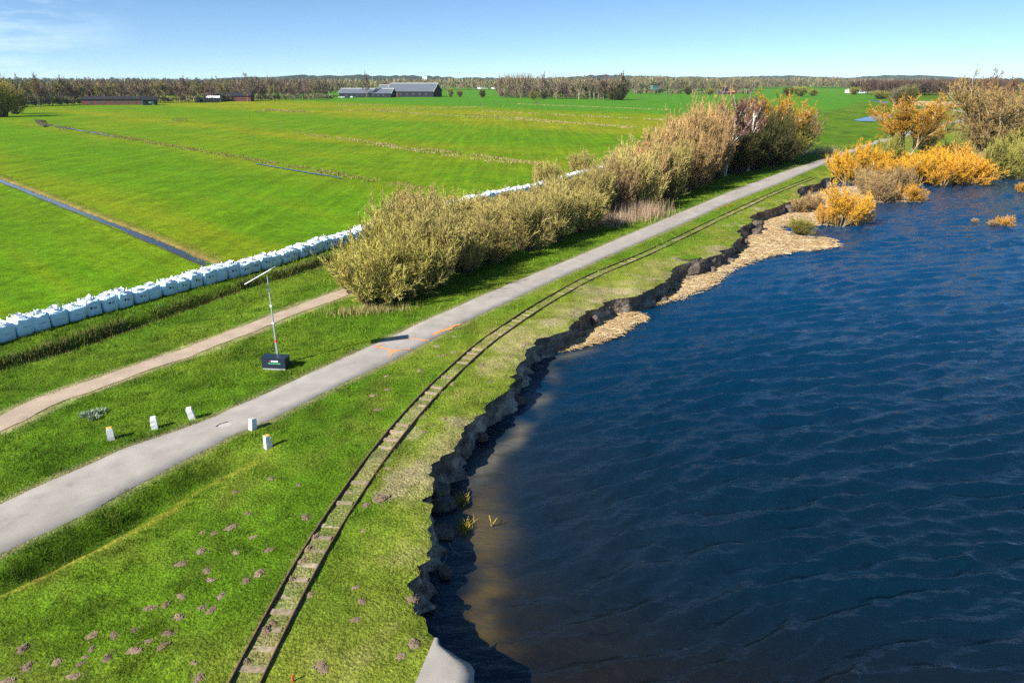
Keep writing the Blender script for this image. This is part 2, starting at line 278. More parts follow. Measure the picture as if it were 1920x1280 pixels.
# ------------------------------------------------------------------ ground colour
C = lambda *a: np.array(a)
G_LUSH, G_MID, G_YEL, G_TAN, G_DARK = C(0.084, 0.170, 0.008), C(0.145, 0.200, 0.016), C(0.240, 0.248, 0.038), C(0.38, 0.31, 0.16), C(0.045, 0.095, 0.005)
def mixc(a, b, t): t = np.clip(t, 0, 1)[..., None]; return a * (1 - t) + b * t
def gcol(X, Y):
    X = np.asarray(X, float); Y = np.asarray(Y, float)
    n1 = fbm(X / 5, Y / 5, 4, 41); n2 = fbm(X / 1.1, Y / 1.1, 3, 51); n3 = fbm(X / 14, Y / 14, 3, 61)
    c = np.broadcast_to(G_LUSH, X.shape + (3,)).copy()
    rl, rr, xb, xd, cl = fRL(Y), fRR(Y), fBAG(Y), fDIT(Y), _fc(Y)
    # polder parcels: long strips running away to the left
    pol = X < xb
    u = 0.70 * X + 0.714 * Y; v = 0.714 * X - 0.70 * Y
    un = u + 5 * (fbm(v / 60, u / 60, 2, 77) - 0.5)
    yel = np.interp(un, [0, 18, 22, 30, 50, 54, 58, 84, 90, 96, 108, 146, 152, 170, 182, 214, 222, 235, 260, 420, 600, 1500], [0, .05, .5, .08, .0, .55, .15, .3, .75, .45, .12, .08, .5, .78, .6, .8, .45, .5, .05, .0, .1, .3])
    st = fbm(un / 2.2, v / 30, 4, 81)
    pc = mixc(np.broadcast_to(C(0.098, 0.212, 0.005), c.shape), C(0.250, 0.235, 0.010), np.clip(yel * 1.05 + (st - 0.5) * 0.8, 0, 0.95))
    pc = mixc(pc, C(0.075, 0.180, 0.004), np.clip((n3 - 0.45) * 1.4, 0, 0.6))
    far = sst((un - 240) / 40)
    pc = mixc(pc, C(0.065, 0.205, 0.014), far * 0.8)
    # dike
    dike = mixc(c, G_MID, np.clip((n1 - 0.35) * 1.6, 0, 1)); dike = mixc(dike, G_DARK, np.clip((n2 - 0.54) * 4, 0, 0.75))
    d_edge = X - rr
    dry = 0.12 + 0.30 * sst(d_edge / 4) + 0.32 * sst((X - cl + 5.0) / 5.0) + (n1 - 0.5) * 1.3 + (n2 - 0.5) * 0.8
    dry = dry * (0.75 + 0.25 * sst((Y - 11) / 9)) + 0.10 * sst((X - fRAIL(Y)) / 1.0) - 0.30 * sst((fRAIL(Y) - X) / 1.5) * sst((25 - Y) / 8)
    dry = dry * (1 - 0.35 * sst((Y - 28) / 18))
    rgt = mixc(dike, G_YEL, np.clip(dry, 0, 0.9)); rgt = mixc(rgt, G_TAN, np.clip((dry - 0.56) * 1.5, 0, 0.5)); bare = fbm(X / 1.9, Y / 1.9, 4, 207); rgt = mixc(rgt, C(0.36, 0.28, 0.175), np.clip((bare - 0.62) * 6, 0, 0.5) * sst((X - fRAIL(Y) + 0.6) / 1.2))
    tb = np.abs(X - fRAIL(Y)) < 0.36; rgt = np.where(tb[..., None], mixc(rgt, C(0.33, 0.26, 0.13), np.clip(0.1 + n2 * 0.7, 0, 0.75) * (1 - 0.6 * sst((Y - 20) / 18))), rgt)
    c = np.where((X > rr)[..., None], rgt, dike)
    # lighter worn verge along the road, yellow lip of the swale, lush verge far side
    ve = np.exp(-((X - rl + 0.12) / 0.2) ** 2) + np.exp(-((X - rr - 0.12) / 0.2) ** 2)
    c = mixc(c, G_TAN * 0.75, np.clip(ve * (0.35 + n2 * 0.6), 0, 0.8))
    xp = fPATH(Y); pv = np.exp(-((np.abs(X - xp) - 0.85) / 0.3) ** 2)
    c = mixc(c, G_TAN, np.clip(pv * (n2 + 0.1), 0, 0.8))
    sw = sst((22.5 - Y) / 4); xs = fSWALE(Y) + (fbm(Y * 1.1, X * 0.6, 3, 209) - 0.5) * 0.7
    c = mixc(c, G_DARK * 0.9, np.exp(-((X - xs + 0.15) / 0.75) ** 2) * sw * 0.85)
    c = mixc(c, C(0.26, 0.25, 0.03), np.exp(-((X - xs - 0.95) / 0.22) ** 2) * sw * (0.3 + n2))
    # rough strip between bags and ditch
    bk = (X > xb) & (X < xd - 0.3)
    c = np.where(bk[..., None], mixc(mixc(c, G_DARK, np.clip(0.35 + (n2 - 0.5) * 2, 0, 1)), C(0.20, 0.18, 0.05), np.clip((sst((X - xd + 1.6) / 1.0)) * (n2 * 1.6 - 0.35), 0, 0.8)), c)
    c = np.where((np.abs(X - xd) < 0.75)[..., None], C(0.05, 0.042, 0.02), c)
    c = np.where(pol[..., None], pc, c)
    return c

# ------------------------------------------------------------------ land meshes
def grid(X, Y, Z):
    r, k = X.shape; V = np.stack([X, Y, Z], -1).reshape(-1, 3)
    i = np.arange(r * k).reshape(r, k)
    return V, np.stack([i[:-1, :-1], i[:-1, 1:], i[1:, 1:], i[1:, :-1]], -1).reshape(-1, 4)
def geo(a, b, r, mn=0.0):
    y = [a]
    while y[-1] < b: y.append(y[-1] + max(mn, y[-1] * r))
    y[-1] = b; return np.array(y)
rowsY = geo(5.0, 93.0, 0.0062, 0.07)
w = [0.0]; 
while w[-1] < 6000:
    x = w[-1]; w.append(x + (0.07 + x * 0.03 if x < 5 else 0.24 if x < 55 else (x - 55) * 0.09 + 0.3))
w = np.array(w)
cx = fCL(rowsY)
X = cx[:, None] - w[None, ::-1]; Y = np.repeat(rowsY[:, None], len(w), 1)
Z = zland(X, Y) + relief(X, Y) - 0.10 * np.exp(-(cx[:, None] - X) / 0.35)
V, Q = grid(X, Y, Z)
land = obj('dike_ground', mesh_np('dike_ground', V, Q, col=gcol(X, Y).reshape(-1, 3), smooth=True), M_LAND, kind='structure')
edgeZ = Z[:, -1].copy()
yy = geo(92.6, 9000, 0.03); xs = np.concatenate([-geo(200, 9000, 0.09)[::-1], np.arange(-197, 198, 2.5), geo(200, 9000, 0.09)])
X, Y = np.meshgrid(xs, yy); Z = zfar(X, Y) - 0.03
V, Q = grid(X, Y, Z)
cf = gcol(X, Y); 
rightland = (X > fRR(Y) + 3)[..., None]; cf = np.where(rightland, mixc(np.broadcast_to(G_MID, cf.shape), G_YEL, fbm(X / 9, Y / 9, 3, 5) * 0.9), cf)
obj('polder_ground', mesh_np('polder_ground', V, Q, col=cf.reshape(-1, 3), smooth=True), M_LAND, kind='structure')

# eroded bank face: dark peat wall below the turf edge
lv = np.linspace(0, 1, 13); nr = len(rowsY)
T = lv[None, :] + np.zeros((nr, 1)); yr = rowsY[:, None] + 0 * T
off = 0.10 * np.sin(np.minimum(T * 3.0, 1.4)) - 0.16 * sst(T / 0.12) + 0.30 * sst((T - 0.55) / 0.45)
col_n = (fbm(yr * 1.9, T * 2.6, 5, 91) - 0.5) * 0.75 + (vn(yr * 4.2, T * 0.8, 92) - 0.5) * 0.34 + 0.35 * sst((vn(yr * 0.9, T * 0, 94) - 0.55) / 0.3) * sst((T - 0.45) / 0.3)
cxw = cx[:, None] + (off + col_n * sst(T / 0.15)) * np.clip(0.6 + yr / 50, 0, 1.4)
Zw = edgeZ[:, None] * (1 - T) + (-1.75) * T
V, Q = grid(cxw, yr, Zw)
obj('bank_face', mesh_np('bank_face', V, Q[:, ::-1], smooth=True), M_CLIFF, kind='structure')

# lake bed + lake water with wind waves
yl = geo(5.0, 108.0, 0.0058, 0.085)
w = [0.0]
while w[-1] < 900:
    x = w[-1]; w.append(x + (0.10 if x < 8 else 0.10 + (x - 8) * 0.0075))
w = np.array(w); xl0 = np.where(yl < 93.5, fCL(np.minimum(yl, 93.5)) - 0.9, 44.0)
X = xl0[:, None] + w[None, :]; Y = np.repeat(yl[:, None], len(w), 1)
rw = np.random.default_rng(3); Zw = np.zeros_like(X)
dist = np.maximum(X - fCL(Y), 0); calm = 0.25 + 0.75 * sst(dist / 6)
wx = X + 2.2 * (fbm(X / 9, Y / 9, 2, 3) - 0.5); wy = Y + 2.2 * (fbm(X / 9, Y / 9, 2, 4) - 0.5)
for k in range(30):
    if k < 16: lam = 0.5 * (1.65 / 0.5) ** (k / 15); th = math.radians(286) + rw.normal(0, 0.24); a = 0.021 * lam
    else: lam = 0.30 * (0.6 / 0.30) ** ((k - 16) / 13); th = math.radians(280) + rw.normal(0, 0.5); a = 0.010 * lam
    ph = (wx * math.cos(th) + wy * math.sin(th)) * 2 * math.pi / lam + rw.uniform(0, 6.28)
    res = np.clip(lam / (Y * 0.0058 * 2.6), 0, 1)
    env = 0.35 + 1.3 * fbm(X / (lam * 3) + 7 * k, Y / (lam * 2), 2, 100 + k)
    Zw += a * res * env * ((1 - 2 * np.abs(np.sin(ph / 2)) + 0.27) if k < 16 and k % 2 else np.sin(ph))
patch = 0.65 + 0.75 * fbm(X / 16, Y / 10, 2, 9)
Zw = Z_LAKE + Zw * calm * patch
# water colour: deep, reflected sky blue painted in farther out, silt stirred up along the near bank and thin brown veils
deep = C(0.0010, 0.010, 0.019); silt = C(0.105, 0.074, 0.022); milk = C(0.120, 0.105, 0.070)
sx = X + 1.2 * (fbm(X / 2.2, Y / 2.2, 4, 13) - 0.5); sy = Y + 1.6 * (fbm(X / 2.2, Y / 2.2, 4, 14) - 0.5)
fC2 = _fc(np.clip(Y, 3, 93)); dd = sx - fC2
body = sst((sy - 12.4) / 1.8) * sst((22.5 - sy) / 5.0)
s1 = np.exp(-((dd - np.interp(Y, [11, 14, 18, 22, 26], [2.0, 1.5, 1.75, 1.7, 1.5])) / np.interp(Y, [11, 14, 18, 23], [0.4, 0.5, 0.8, 0.6])) ** 2) * body
s1 = s1 * np.clip(fbm(X / 1.6, Y / 1.6, 4, 15) * 2.2 - 0.35, 0, 1)
s2 = np.exp(-((dd - 1.1) / 0.5) ** 2) * sst((Y - 19) / 3) * sst((36 - Y) / 5) * np.clip(fbm(X / 1.3, Y / 1.3, 3, 16) * 2.4 - 0.75, 0, 1)
veil = np.exp(-np.maximum(dd - 1.2, 0) / 3.5) * sst((27 - Y) / 8) * 0.16 * sst((dd - 0.6) / 1.2)
cw = np.broadcast_to(deep, X.shape + (3,)).copy()
cw = mixc(cw, C(0.0008, 0.037, 0.094), sst((Y - 15) / 38) * 0.95)  # blue of the reflected sky painted into the water, stronger with distance
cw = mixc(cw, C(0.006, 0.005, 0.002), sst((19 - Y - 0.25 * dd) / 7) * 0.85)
cw = mixc(cw, C(0.045, 0.028, 0.006), veil * 2.8 * fbm(X / 3, Y / 3, 3, 19))
cw = mixc(cw, silt, s1 * 0.68); cw = mixc(cw, milk, s2 * 0.8)
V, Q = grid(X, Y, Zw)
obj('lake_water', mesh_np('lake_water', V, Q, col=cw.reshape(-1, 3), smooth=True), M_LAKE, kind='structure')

# ------------------------------------------------------------------ road, sandy path, ditch water, polder ditches, pond
def strip(name, L_, R_, z, mat, kind='structure', nx=4, parent=None, **pr):
    L_ = np.asarray(L_); R_ = np.asarray(R_); t = np.linspace(0, 1, nx)
    X = L_[:, None, 0] * (1 - t) + R_[:, None, 0] * t; Y = L_[:, None, 1] * (1 - t) + R_[:, None, 1] * t
    Z = z(X, Y) if callable(z) else X * 0 + z
    V, Q = grid(X, Y, Z)
    if kind: pr['kind'] = kind
    return obj(name, mesh_np(name, V, Q, smooth=True), mat, parent, **pr)
def ribbon(pts, wid, n=None, jit=0.0, seed=1):
    p = np.asarray(pts, float); d = np.gradient(p, axis=0); d /= np.linalg.norm(d, axis=1)[:, None] + 1e-9; nn = np.stack([-d[:, 1], d[:, 0]], 1)
    i = np.arange(len(p)); j1 = (fbm(i * 0.35, i * 0, 3, seed) - 0.5) * jit; j2 = (fbm(i * 0.35, i * 0 + 9, 3, seed + 7) - 0.5) * jit
    wl = np.broadcast_to(wid, (len(p),)) / 2
    return p + nn * (wl + j1)[:, None], p - nn * (wl + j2)[:, None]
def resample(p, step):
    p = np.asarray(p, float); s = np.r_[0, np.cumsum(np.linalg.norm(np.diff(p, axis=0), axis=1))]; n = max(2, int(s[-1] / step)); q = np.linspace(0, s[-1], n + 1)
    return np.stack([np.interp(q, s, p[:, k]) for k in range(p.shape[1])], 1)
def smoothp(p, it=3):
    p = np.asarray(p, float)
    for _ in range(it):
        q = [p[0]]
        for a, b in zip(p[:-1], p[1:]): q += [a * .75 + b * .25, a * .25 + b * .75]
        p = np.array(q + [p[-1]])
    return p
yr_ = geo(5, 149, 0.012)
j = lambda s: (fbm(yr_ * 1.5, yr_ * 0, 4, s) - 0.5) * 0.15
L_ = np.stack([fRL(yr_) + j(1), yr_], 1); R_ = np.stack([fRR(yr_) + j(2), yr_], 1)
cont = smoothp(np.vstack([[(L_[-1] + R_[-1]) / 2], PL([(1700, 247), (1762, 231), (1803, 224), (1838, 215), (1806, 208), (1778, 203), (1730, 203), (1690, 208)], -0.5)]), 3)
cont = resample(cont, 2.0); a, b = ribbon(cont, 2.7)
zr = lambda X, Y: np.maximum(zland(X, Y) * 0, -0.0) + 0.028 - 0.38 * sst((Y - 145) / 40)
L_ = np.vstack([L_, a[1:]]); R_ = np.vstack([R_, b[1:]])
def zroad(X, Y):
    z = np.maximum(np.where(Y > 135, zfar(X, Y) + 0.06, 0.028), 0.028 - 0.95 * sst((Y - 130) / 45)); z[:, 0] -= 0.14; z[:, -1] -= 0.14; z[:, 1] -= 0.008; z[:, -2] -= 0.008; return z
t7 = np.array([-0.012, 0.0, 0.25, 0.5, 0.75, 1.0, 1.012])
X = L_[:, None, 0] * (1 - t7) + R_[:, None, 0] * t7; Y = L_[:, None, 1] * (1 - t7) + R_[:, None, 1] * t7
V, Q = grid(X, Y, zroad(X, Y)); obj('cycle_path', mesh_np('cycle_path', V, Q, smooth=False), M_ASPH, kind='structure')
yp = geo(16, 62, 0.01); jp = lambda s: (fbm(yp * 0.8, yp * 0, 4, s) - 0.5) * 0.45
wp = 0.68 * (1 - 0.6 * sst((yp - 42) / 10))
strip('sandy_path', np.stack([fPATH(yp) - wp + jp(3), yp], 1), np.stack([fPATH(yp) + wp + jp(4), yp], 1), lambda X, Y: zland(X, Y) + 0.02, M_SAND, nx=6)
yd = geo(14, 118, 0.012)
strip('ditch_water', np.stack([fDIT(yd) - 0.85, yd], 1), np.stack([fDIT(yd) + 0.95, yd], 1), Z_DW, M_DITCH, nx=3)
def polder_line(a, b, n, wob=0.6, z=Z_POL):
    A, B = P(*a, z), P(*b, z); t = np.linspace(0, 1, n)[:, None]; p = A * (1 - t) + B * t; p[:, 0] += (fbm(t[:, 0] * 9, t[:, 0] * 0, 2, int(a[0])) - 0.5) * wob; return p
for nm, a, b, wd_, z0 in (('polder_ditch', (-260, 236), (404, 499), 0.8, 0.05), ('polder_ditch', (480, 308), (640, 335), 0.5, 0.09), ('polder_ditch', (84, 233), (215, 257), 0.9, 0.12)):
    l, r = ribbon(polder_line(a, b, 120), wd_, jit=0.5); strip(nm, r, l, Z_POL + z0, M_DITCH, nx=2)
pa_ = polder_line((-260, 236), (404, 499), 240); offs = np.array([-1.7, -0.75, -0.50, -0.36, 0.36, 0.50, 0.85, 2.0]); hts = np.array([-0.03, 0.11, 0.10, -0.02, -0.02, 0.14, 0.15, -0.03])
dA = np.gradient(pa_, axis=0); dA /= np.linalg.norm(dA, axis=1)[:, None]; nA = np.stack([-dA[:, 1], dA[:, 0]], 1)
X = pa_[:, None, 0] + nA[:, None, 0] * offs; Y = pa_[:, None, 1] + nA[:, None, 1] * offs; Z = Z_POL + hts + (fbm(X * 1.2, Y * 1.2, 3, 33) - 0.5) * 0.10 * (hts > 0.05)
X += (fbm(X * 0.8, Y * 0.8 + 5, 3, 34) - 0.5) * 0.35 * (np.abs(offs) < 1)
cA = gcol(X, Y); inner = (np.abs(offs) < 0.6)[None, :] & (X == X); cA = np.where(inner[..., None], C(0.12, 0.085, 0.04), cA); cA[:, 5:7] = cA[:, 5:7] * 0.35 + C(0.26, 0.2, 0.05) * 0.65
V, Q = grid(X, Y, Z); keep = np.ones(len(Q), bool); keep[3::7] = False
obj('ditch_bank', mesh_np('ditch_bank', V, Q[keep], col=cA.reshape(-1, 3), smooth=True), M_LAND, kind='structure')
pn = smoothp(PL([(66, 226), (86, 226), (92, 236), (80, 238), (66, 226)], Z_POL), 2)
def flatpoly(name, p, z, mat, **pr):
    b = MB(); b.add([(q[0], q[1], z) for q in p], [tuple(range(len(p)))]); return obj(name, b.mesh(name), mat, **pr)
M_POND = water_mat('pond_water', (0.004, 0.03, 0.09), 0.15, [(1.5, 0, 1, 0.6, 0.05)])
flatpoly('ditch_end_water', PL([(64, 225), (84, 226), (92, 237), (82, 239), (72, 234)], Z_POL), Z_POL + 0.12, M_DITCH, kind='structure')
flatpoly('pond_water', PL([(1600, 226), (1620, 221), (1650, 215), (1672, 213), (1680, 217), (1665, 223), (1640, 228), (1615, 228)], -0.9), -0.8, M_POND, kind='structure')
flatpoly('far_ditch_water', PL([(1628, 188), (1650, 189), (1668, 193), (1660, 195), (1640, 191)], Z_POL), Z_POL + 0.2, M_POND, kind='structure')
# broken end of an old asphalt surface at the foot of the frame
yq = np.linspace(4.2, 12.22, 90); lf = line_fn(PL([(778, 1285), (815, 1197)])); cxq = fCL(yq) + 0.03
l_ = np.minimum(lf(yq), cxq - 0.02)
X = np.stack([l_, lerp(l_, cxq, .33), lerp(l_, cxq, .66), cxq, cxq - 0.03], 1); Y = np.repeat(yq[:, None], 5, 1)
Z = zland(X, Y) + np.array([0.045, 0.045, 0.04, 0.0, -0.12])[None, :]
V, Q = grid(X, Y, Z); obj('broken_asphalt', mesh_np('broken_asphalt', V, Q), M_ASPH, kind='structure')

# ------------------------------------------------------------------ grass
def blades(name, X, Y, Z, hgt, wid, col, lean=0.45, mat=None, seed=5, tip=None, parent=None, **pr):
    r = np.random.default_rng(seed); n = len(X); az = r.uniform(0, 6.283, n); la = r.uniform(0, 6.283, n); lm = np.abs(r.normal(0, lean, n)) * hgt
    dx, dy = np.cos(az) * wid / 2, np.sin(az) * wid / 2
    V = np.empty((n, 3, 3)); V[:, 0] = np.stack([X - dx, Y - dy, Z - 0.02], 1); V[:, 1] = np.stack([X + dx, Y + dy, Z - 0.02], 1)
    V[:, 2] = np.stack([X + np.cos(la) * lm, Y + np.sin(la) * lm, Z + hgt], 1)
    c = np.repeat(col[:, None, :], 3, 1).astype(float)
    if tip is not None: c[:, 2] *= tip
    return obj(name, mesh_np(name, V.reshape(-1, 3), tris=np.arange(n * 3).reshape(-1, 3), col=c.reshape(-1, 3)), mat or M_BLADE, parent, kind='stuff', **pr)
MOLE = []
def mpx(off, sc, pts, z=0): return [(off[0] + a / sc, off[1] + b / sc, s) for a, b, s in pts]
MOLE += mpx((0, 853), 3, [(125, 1085, 1.2), (515, 1010, 1.2), (640, 1005, .9), (755, 980, .75), (835, 1040, .8), (945, 1000, 1.2), (920, 1075, .9), (755, 1100, 1.35), (600, 1145, .9), (515, 1090, .7), (155, 1195, 1), (320, 1170, .9), (415, 1250, 1.1), (480, 1135, .6), (450, 1180, .6), (840, 855, 1.1), (935, 835, 1), (1020, 795, .9), (1005, 910, 1), (1135, 855, .9), (1190, 875, 1.1), (1245, 790, .8), (1380, 708, 1), (1458, 660, 1.3), (1165, 655, .9), (1185, 705, .8), (1020, 615, 1.2), (1130, 540, 1.1), (1325, 545, .9), (1200, 440, .8), (1300, 405, 1.1), (1140, 435, .7), (1420, 455, .8), (1515, 530, 1.1), (1390, 322, .8), (1720, 350, 1.2), (1325, 205, .8), (1525, 135, .9), (1120, 1255, 1.1), (1090, 1170, .8), (1680, 165, .7), (40, 1278, 1.2)])
MOLE += mpx((500, 853), 3, [(640, 245, 1.9), (560, 285, .9), (500, 745, .8), (535, 825, .9), (310, 1185, 1.25), (750, 1130, 1.2), (825, 1055, 1.2), (500, 920, .9), (818, 805, 1.1), (240, 785, 1), (680, 75, .8), (545, 425, .6)])
MOLE += mpx((600, 480), 3, [(295, 785, 1), (325, 865, 1), (380, 750, .8), (560, 645, 1.1), (655, 508, 1.1), (755, 453, 1), (700, 555, .8), (755, 540, .8), (910, 615, .9), (1055, 570, .9), (1150, 490, 1.3), (960, 705, .8), (745, 720, .8), (695, 915, .8), (580, 985, .8), (375, 678, .8), (670, 558, .7), (1010, 615, .7)])
mole_w = np.array([[*P(a, b), s] for a, b, s in MOLE])
def grass_scatter():
    r = np.random.default_rng(17); out = []
    for y0, y1, den, hs, ws in ((9.5, 14, 900, 1.0, 0.011), (14, 20, 620, 1.0, 0.0135), (20, 30, 330, 1.1, 0.018), (30, 46, 150, 1.25, 0.026), (46, 93, 42, 1.5, 0.045)):
        ym = np.linspace(y0, y1, 60); x0 = np.maximum(-0.82 * y1 - 3, fBAG(y0) - 3); x1 = _fc(y1) + 1
        n = int((x1 - x0) * (y1 - y0) * den); X = r.uniform(x0, x1, n); Y = r.uniform(y0, y1, n)
        k = (X > np.maximum(-0.80 * Y - 2.0, fBAG(Y) + 0.3)) & (X < fCL(Y) - 0.02); X, Y = X[k], Y[k]
        ej = (vn(X * 2.3, Y * 2.3, 3) - 0.5) * 0.5
        k = ~((X > fRL(Y) + ej * 0.5 + 0.03) & (X < fRR(Y) + ej * 0.5 - 0.03)); X, Y = X[k], Y[k]
        ej = (vn(X * 1.7, Y * 1.7, 4) - 0.5) * 0.8; k = ~((np.abs(X - fPATH(Y)) < 0.62 + ej * 0.5) & (Y < 55)); X, Y = X[k], Y[k]
        k = ~(np.abs(X - fDIT(Y)) < 0.75); X, Y = X[k], Y[k]
        k = ~((X > lf(Y)) & (Y < 12.3)); X, Y = X[k], Y[k]
        tr = (np.abs(X - fRAIL(Y)) < 0.36); k = ~(tr & (r.random(len(X)) < (0.68 + 0.2 * (vn(X * 1.5, Y * 1.5, 8) > 0.5)) * (1 - 0.55 * sst((Y - 20) / 18)))); X, Y = X[k], Y[k]
        for mx_, my_, ms in mole_w:
            if y0 - 1 < my_ < y1 + 1:
                k = (X - mx_) ** 2 + (Y - my_) ** 2 > (0.115 * ms * (0.6 + 0.8 * vn(X * 9, Y * 9, 2))) ** 2; X, Y = X[k], Y[k]
        # the drier the turf, the thinner and shorter it stands
        c = gcol(X, Y); tanness = np.clip((c[:, 0] - 0.12) / 0.12, 0, 1)
        k = r.random(len(X)) > tanness * 0.45; X, Y, c, tanness = X[k], Y[k], c[k], tanness[k]
        cl = fbm(X * 1.3, Y * 1.3, 3, 71); cl2 = vn(X * 4.5, Y * 4.5, 72)
        lushside = (X < fRL(Y))
        hgt = (0.022 + 0.12 * np.clip(cl * 2.4 - 0.85, 0, 1) * (0.25 + 1.3 * cl2 ** 1.5) + 0.03 * lushside * (0.4 + cl2)) * hs * (1 - 0.5 * tanness)
        sw = np.exp(-((X - fSWALE(Y) + 0.1) / 0.8) ** 2) * sst((22.5 - Y) / 4); hgt = hgt * (1 + 4.5 * sw * cl2 * cl)
        bk = (X < fDIT(Y)) & (X > fBAG(Y)); hgt = hgt * np.where(bk, 1.3 + 2.6 * sst((X - fDIT(Y) + 1.9) / 1.0) * cl, 1)
        rim = np.exp(-(fCL(Y) - X) / 0.12); hgt = hgt * (1 + 0.5 * rim)
        ve = np.exp(-((X - fRL(Y) + 0.2) / 0.25) ** 2); hgt *= 1 + 0.5 * ve * cl
        b = r.uniform(0.62, 1.45, len(X)) * (0.80 + 0.56 * vn(X * 2.6, Y * 2.6, 77)); c = c * b[:, None]; yb = r.random(len(X)) < 0.13
        c[yb] = c[yb] * 0.4 + np.array([0.22, 0.19, 0.06]) * 0.6
        # sprayed survey marks on the turf
        for px, py, rx in ((1357, 387, 0.45), (1343, 391, 0.35), (1372, 383, 0.3), (1432, 346, 0.5), (1425, 350, 0.35), (1493, 331, 0.4), (1521, 323, 0.5), (1500, 334, 0.3)):
            q = P(px, py); k = ((X - q[0]) ** 2 + ((Y - q[1]) / 1.8) ** 2 < rx ** 2) & (r.random(len(X)) < 0.75); c[k] = np.array([0.62, 0.19, 0.04])
        out.append((X, Y, hgt, np.full(len(X), ws) * r.uniform(0.7, 1.4, len(X)), c))
    X, Y, h, w_, c = [np.concatenate([o[i] for o in out]) for i in range(5)]
    Z = zland(X, Y) + relief(X, Y) - 0.10 * np.exp(-(fCL(Y) - X) / 0.35)
    blades('short_grass', X, Y, Z, h, w_, c, lean=0.6, label='short green and dry turf covering the dike', category='grass')
    return len(X)
n_grass = grass_scatter()

# rough reed-grass along the ditch and the polder ditches
def verge(name, pts, n, spread, hgt, wid, cols, label, seed, z=None, lean=0.35):
    r = np.random.default_rng(seed); p = resample(pts, 0.5); i = r.integers(0, len(p), n); q = p[i] + r.normal(0, spread, (n, 2)) + r.uniform(-0.3, 0.3, (n, 2))
    g = fbm(q[:, 0] * 0.35, q[:, 1] * 0.35, 3, seed); k = g > 0.42; q = q[k]; g = g[k]; n = len(q)
    cc = np.array(cols)[r.integers(0, len(cols), n)] * r.uniform(0.7, 1.25, (n, 1)); zz = (zland(q[:, 0], q[:, 1]) if z is None else np.full(n, z))
    blades(name, q[:, 0], q[:, 1], zz, hgt * r.uniform(0.5, 1.2, n) * (0.4 + 1.2 * g), np.full(n, wid), cc, lean=lean, seed=seed, label=label, category='grass')
yv = np.linspace(27, 62, 120)
verge('ditch_reed_grass', np.stack([fDIT(yv) - 1.0, yv], 1), 16000, 0.22, 0.30, 0.03, [(0.20, 0.19, 0.05), (0.10, 0.15, 0.02), (0.30, 0.25, 0.11), (0.05, 0.10, 0.01)], 'rough tufted grass along the ditch below the white bags', 301)
verge('ditch_reed_grass', np.stack([fDIT(yv) + 0.95, yv], 1), 5000, 0.15, 0.16, 0.022, [(0.14, 0.18, 0.03), (0.24, 0.2, 0.08), (0.07, 0.16, 0.01)], 'sparse grass on the path side of the ditch', 302)
TANS = [(0.30, 0.25, 0.08), (0.36, 0.28, 0.12), (0.20, 0.21, 0.03), (0.12, 0.19, 0.01)]
pA = polder_line((-260, 236), (404, 499), 120); pB = polder_line((70, 231), (800, 358), 120)
verge('field_edge_grass', pA + C(0.75, 0.7), 9000, 0.55, 0.16, 0.06, TANS, 'yellowed grass along the nearest field ditch', 303, Z_POL)
verge('field_edge_grass', pB + C(0.4, 0.4), 20000, 0.7, 0.22, 0.09, TANS, 'yellowed grass along the second field ditch', 304, Z_POL)
for k, (a, b, n, sp_, h_) in enumerate([((560, 250), (1020, 308), 5200, 0.5, .28), ((880, 214), (1290, 250), 6000, 0.6, .4), ((700, 208), (1260, 243), 5500, 0.8, .4), ((500, 207), (575, 211), 2500, 0.9, .6), ((640, 197), (712, 197), 1500, 0.8, .4), ((905, 209), (1300, 228), 3500, 0.8, .5), ((640, 208), (905, 201), 2500, 0.8, .5), ((960, 195), (1250, 206), 2500, 1.0, .4), ((700, 272), (960, 306), 1800, 0.7, .2)]):
    verge('field_edge_grass', polder_line(a, b, 80, 2.0), n, sp_, h_, 0.16, TANS[:3] + [(0.42, 0.35, 0.16)], f'thin pale dry grass strip across the polder, {ordn(k + 1)} of the distant strips', 310 + k, Z_POL)

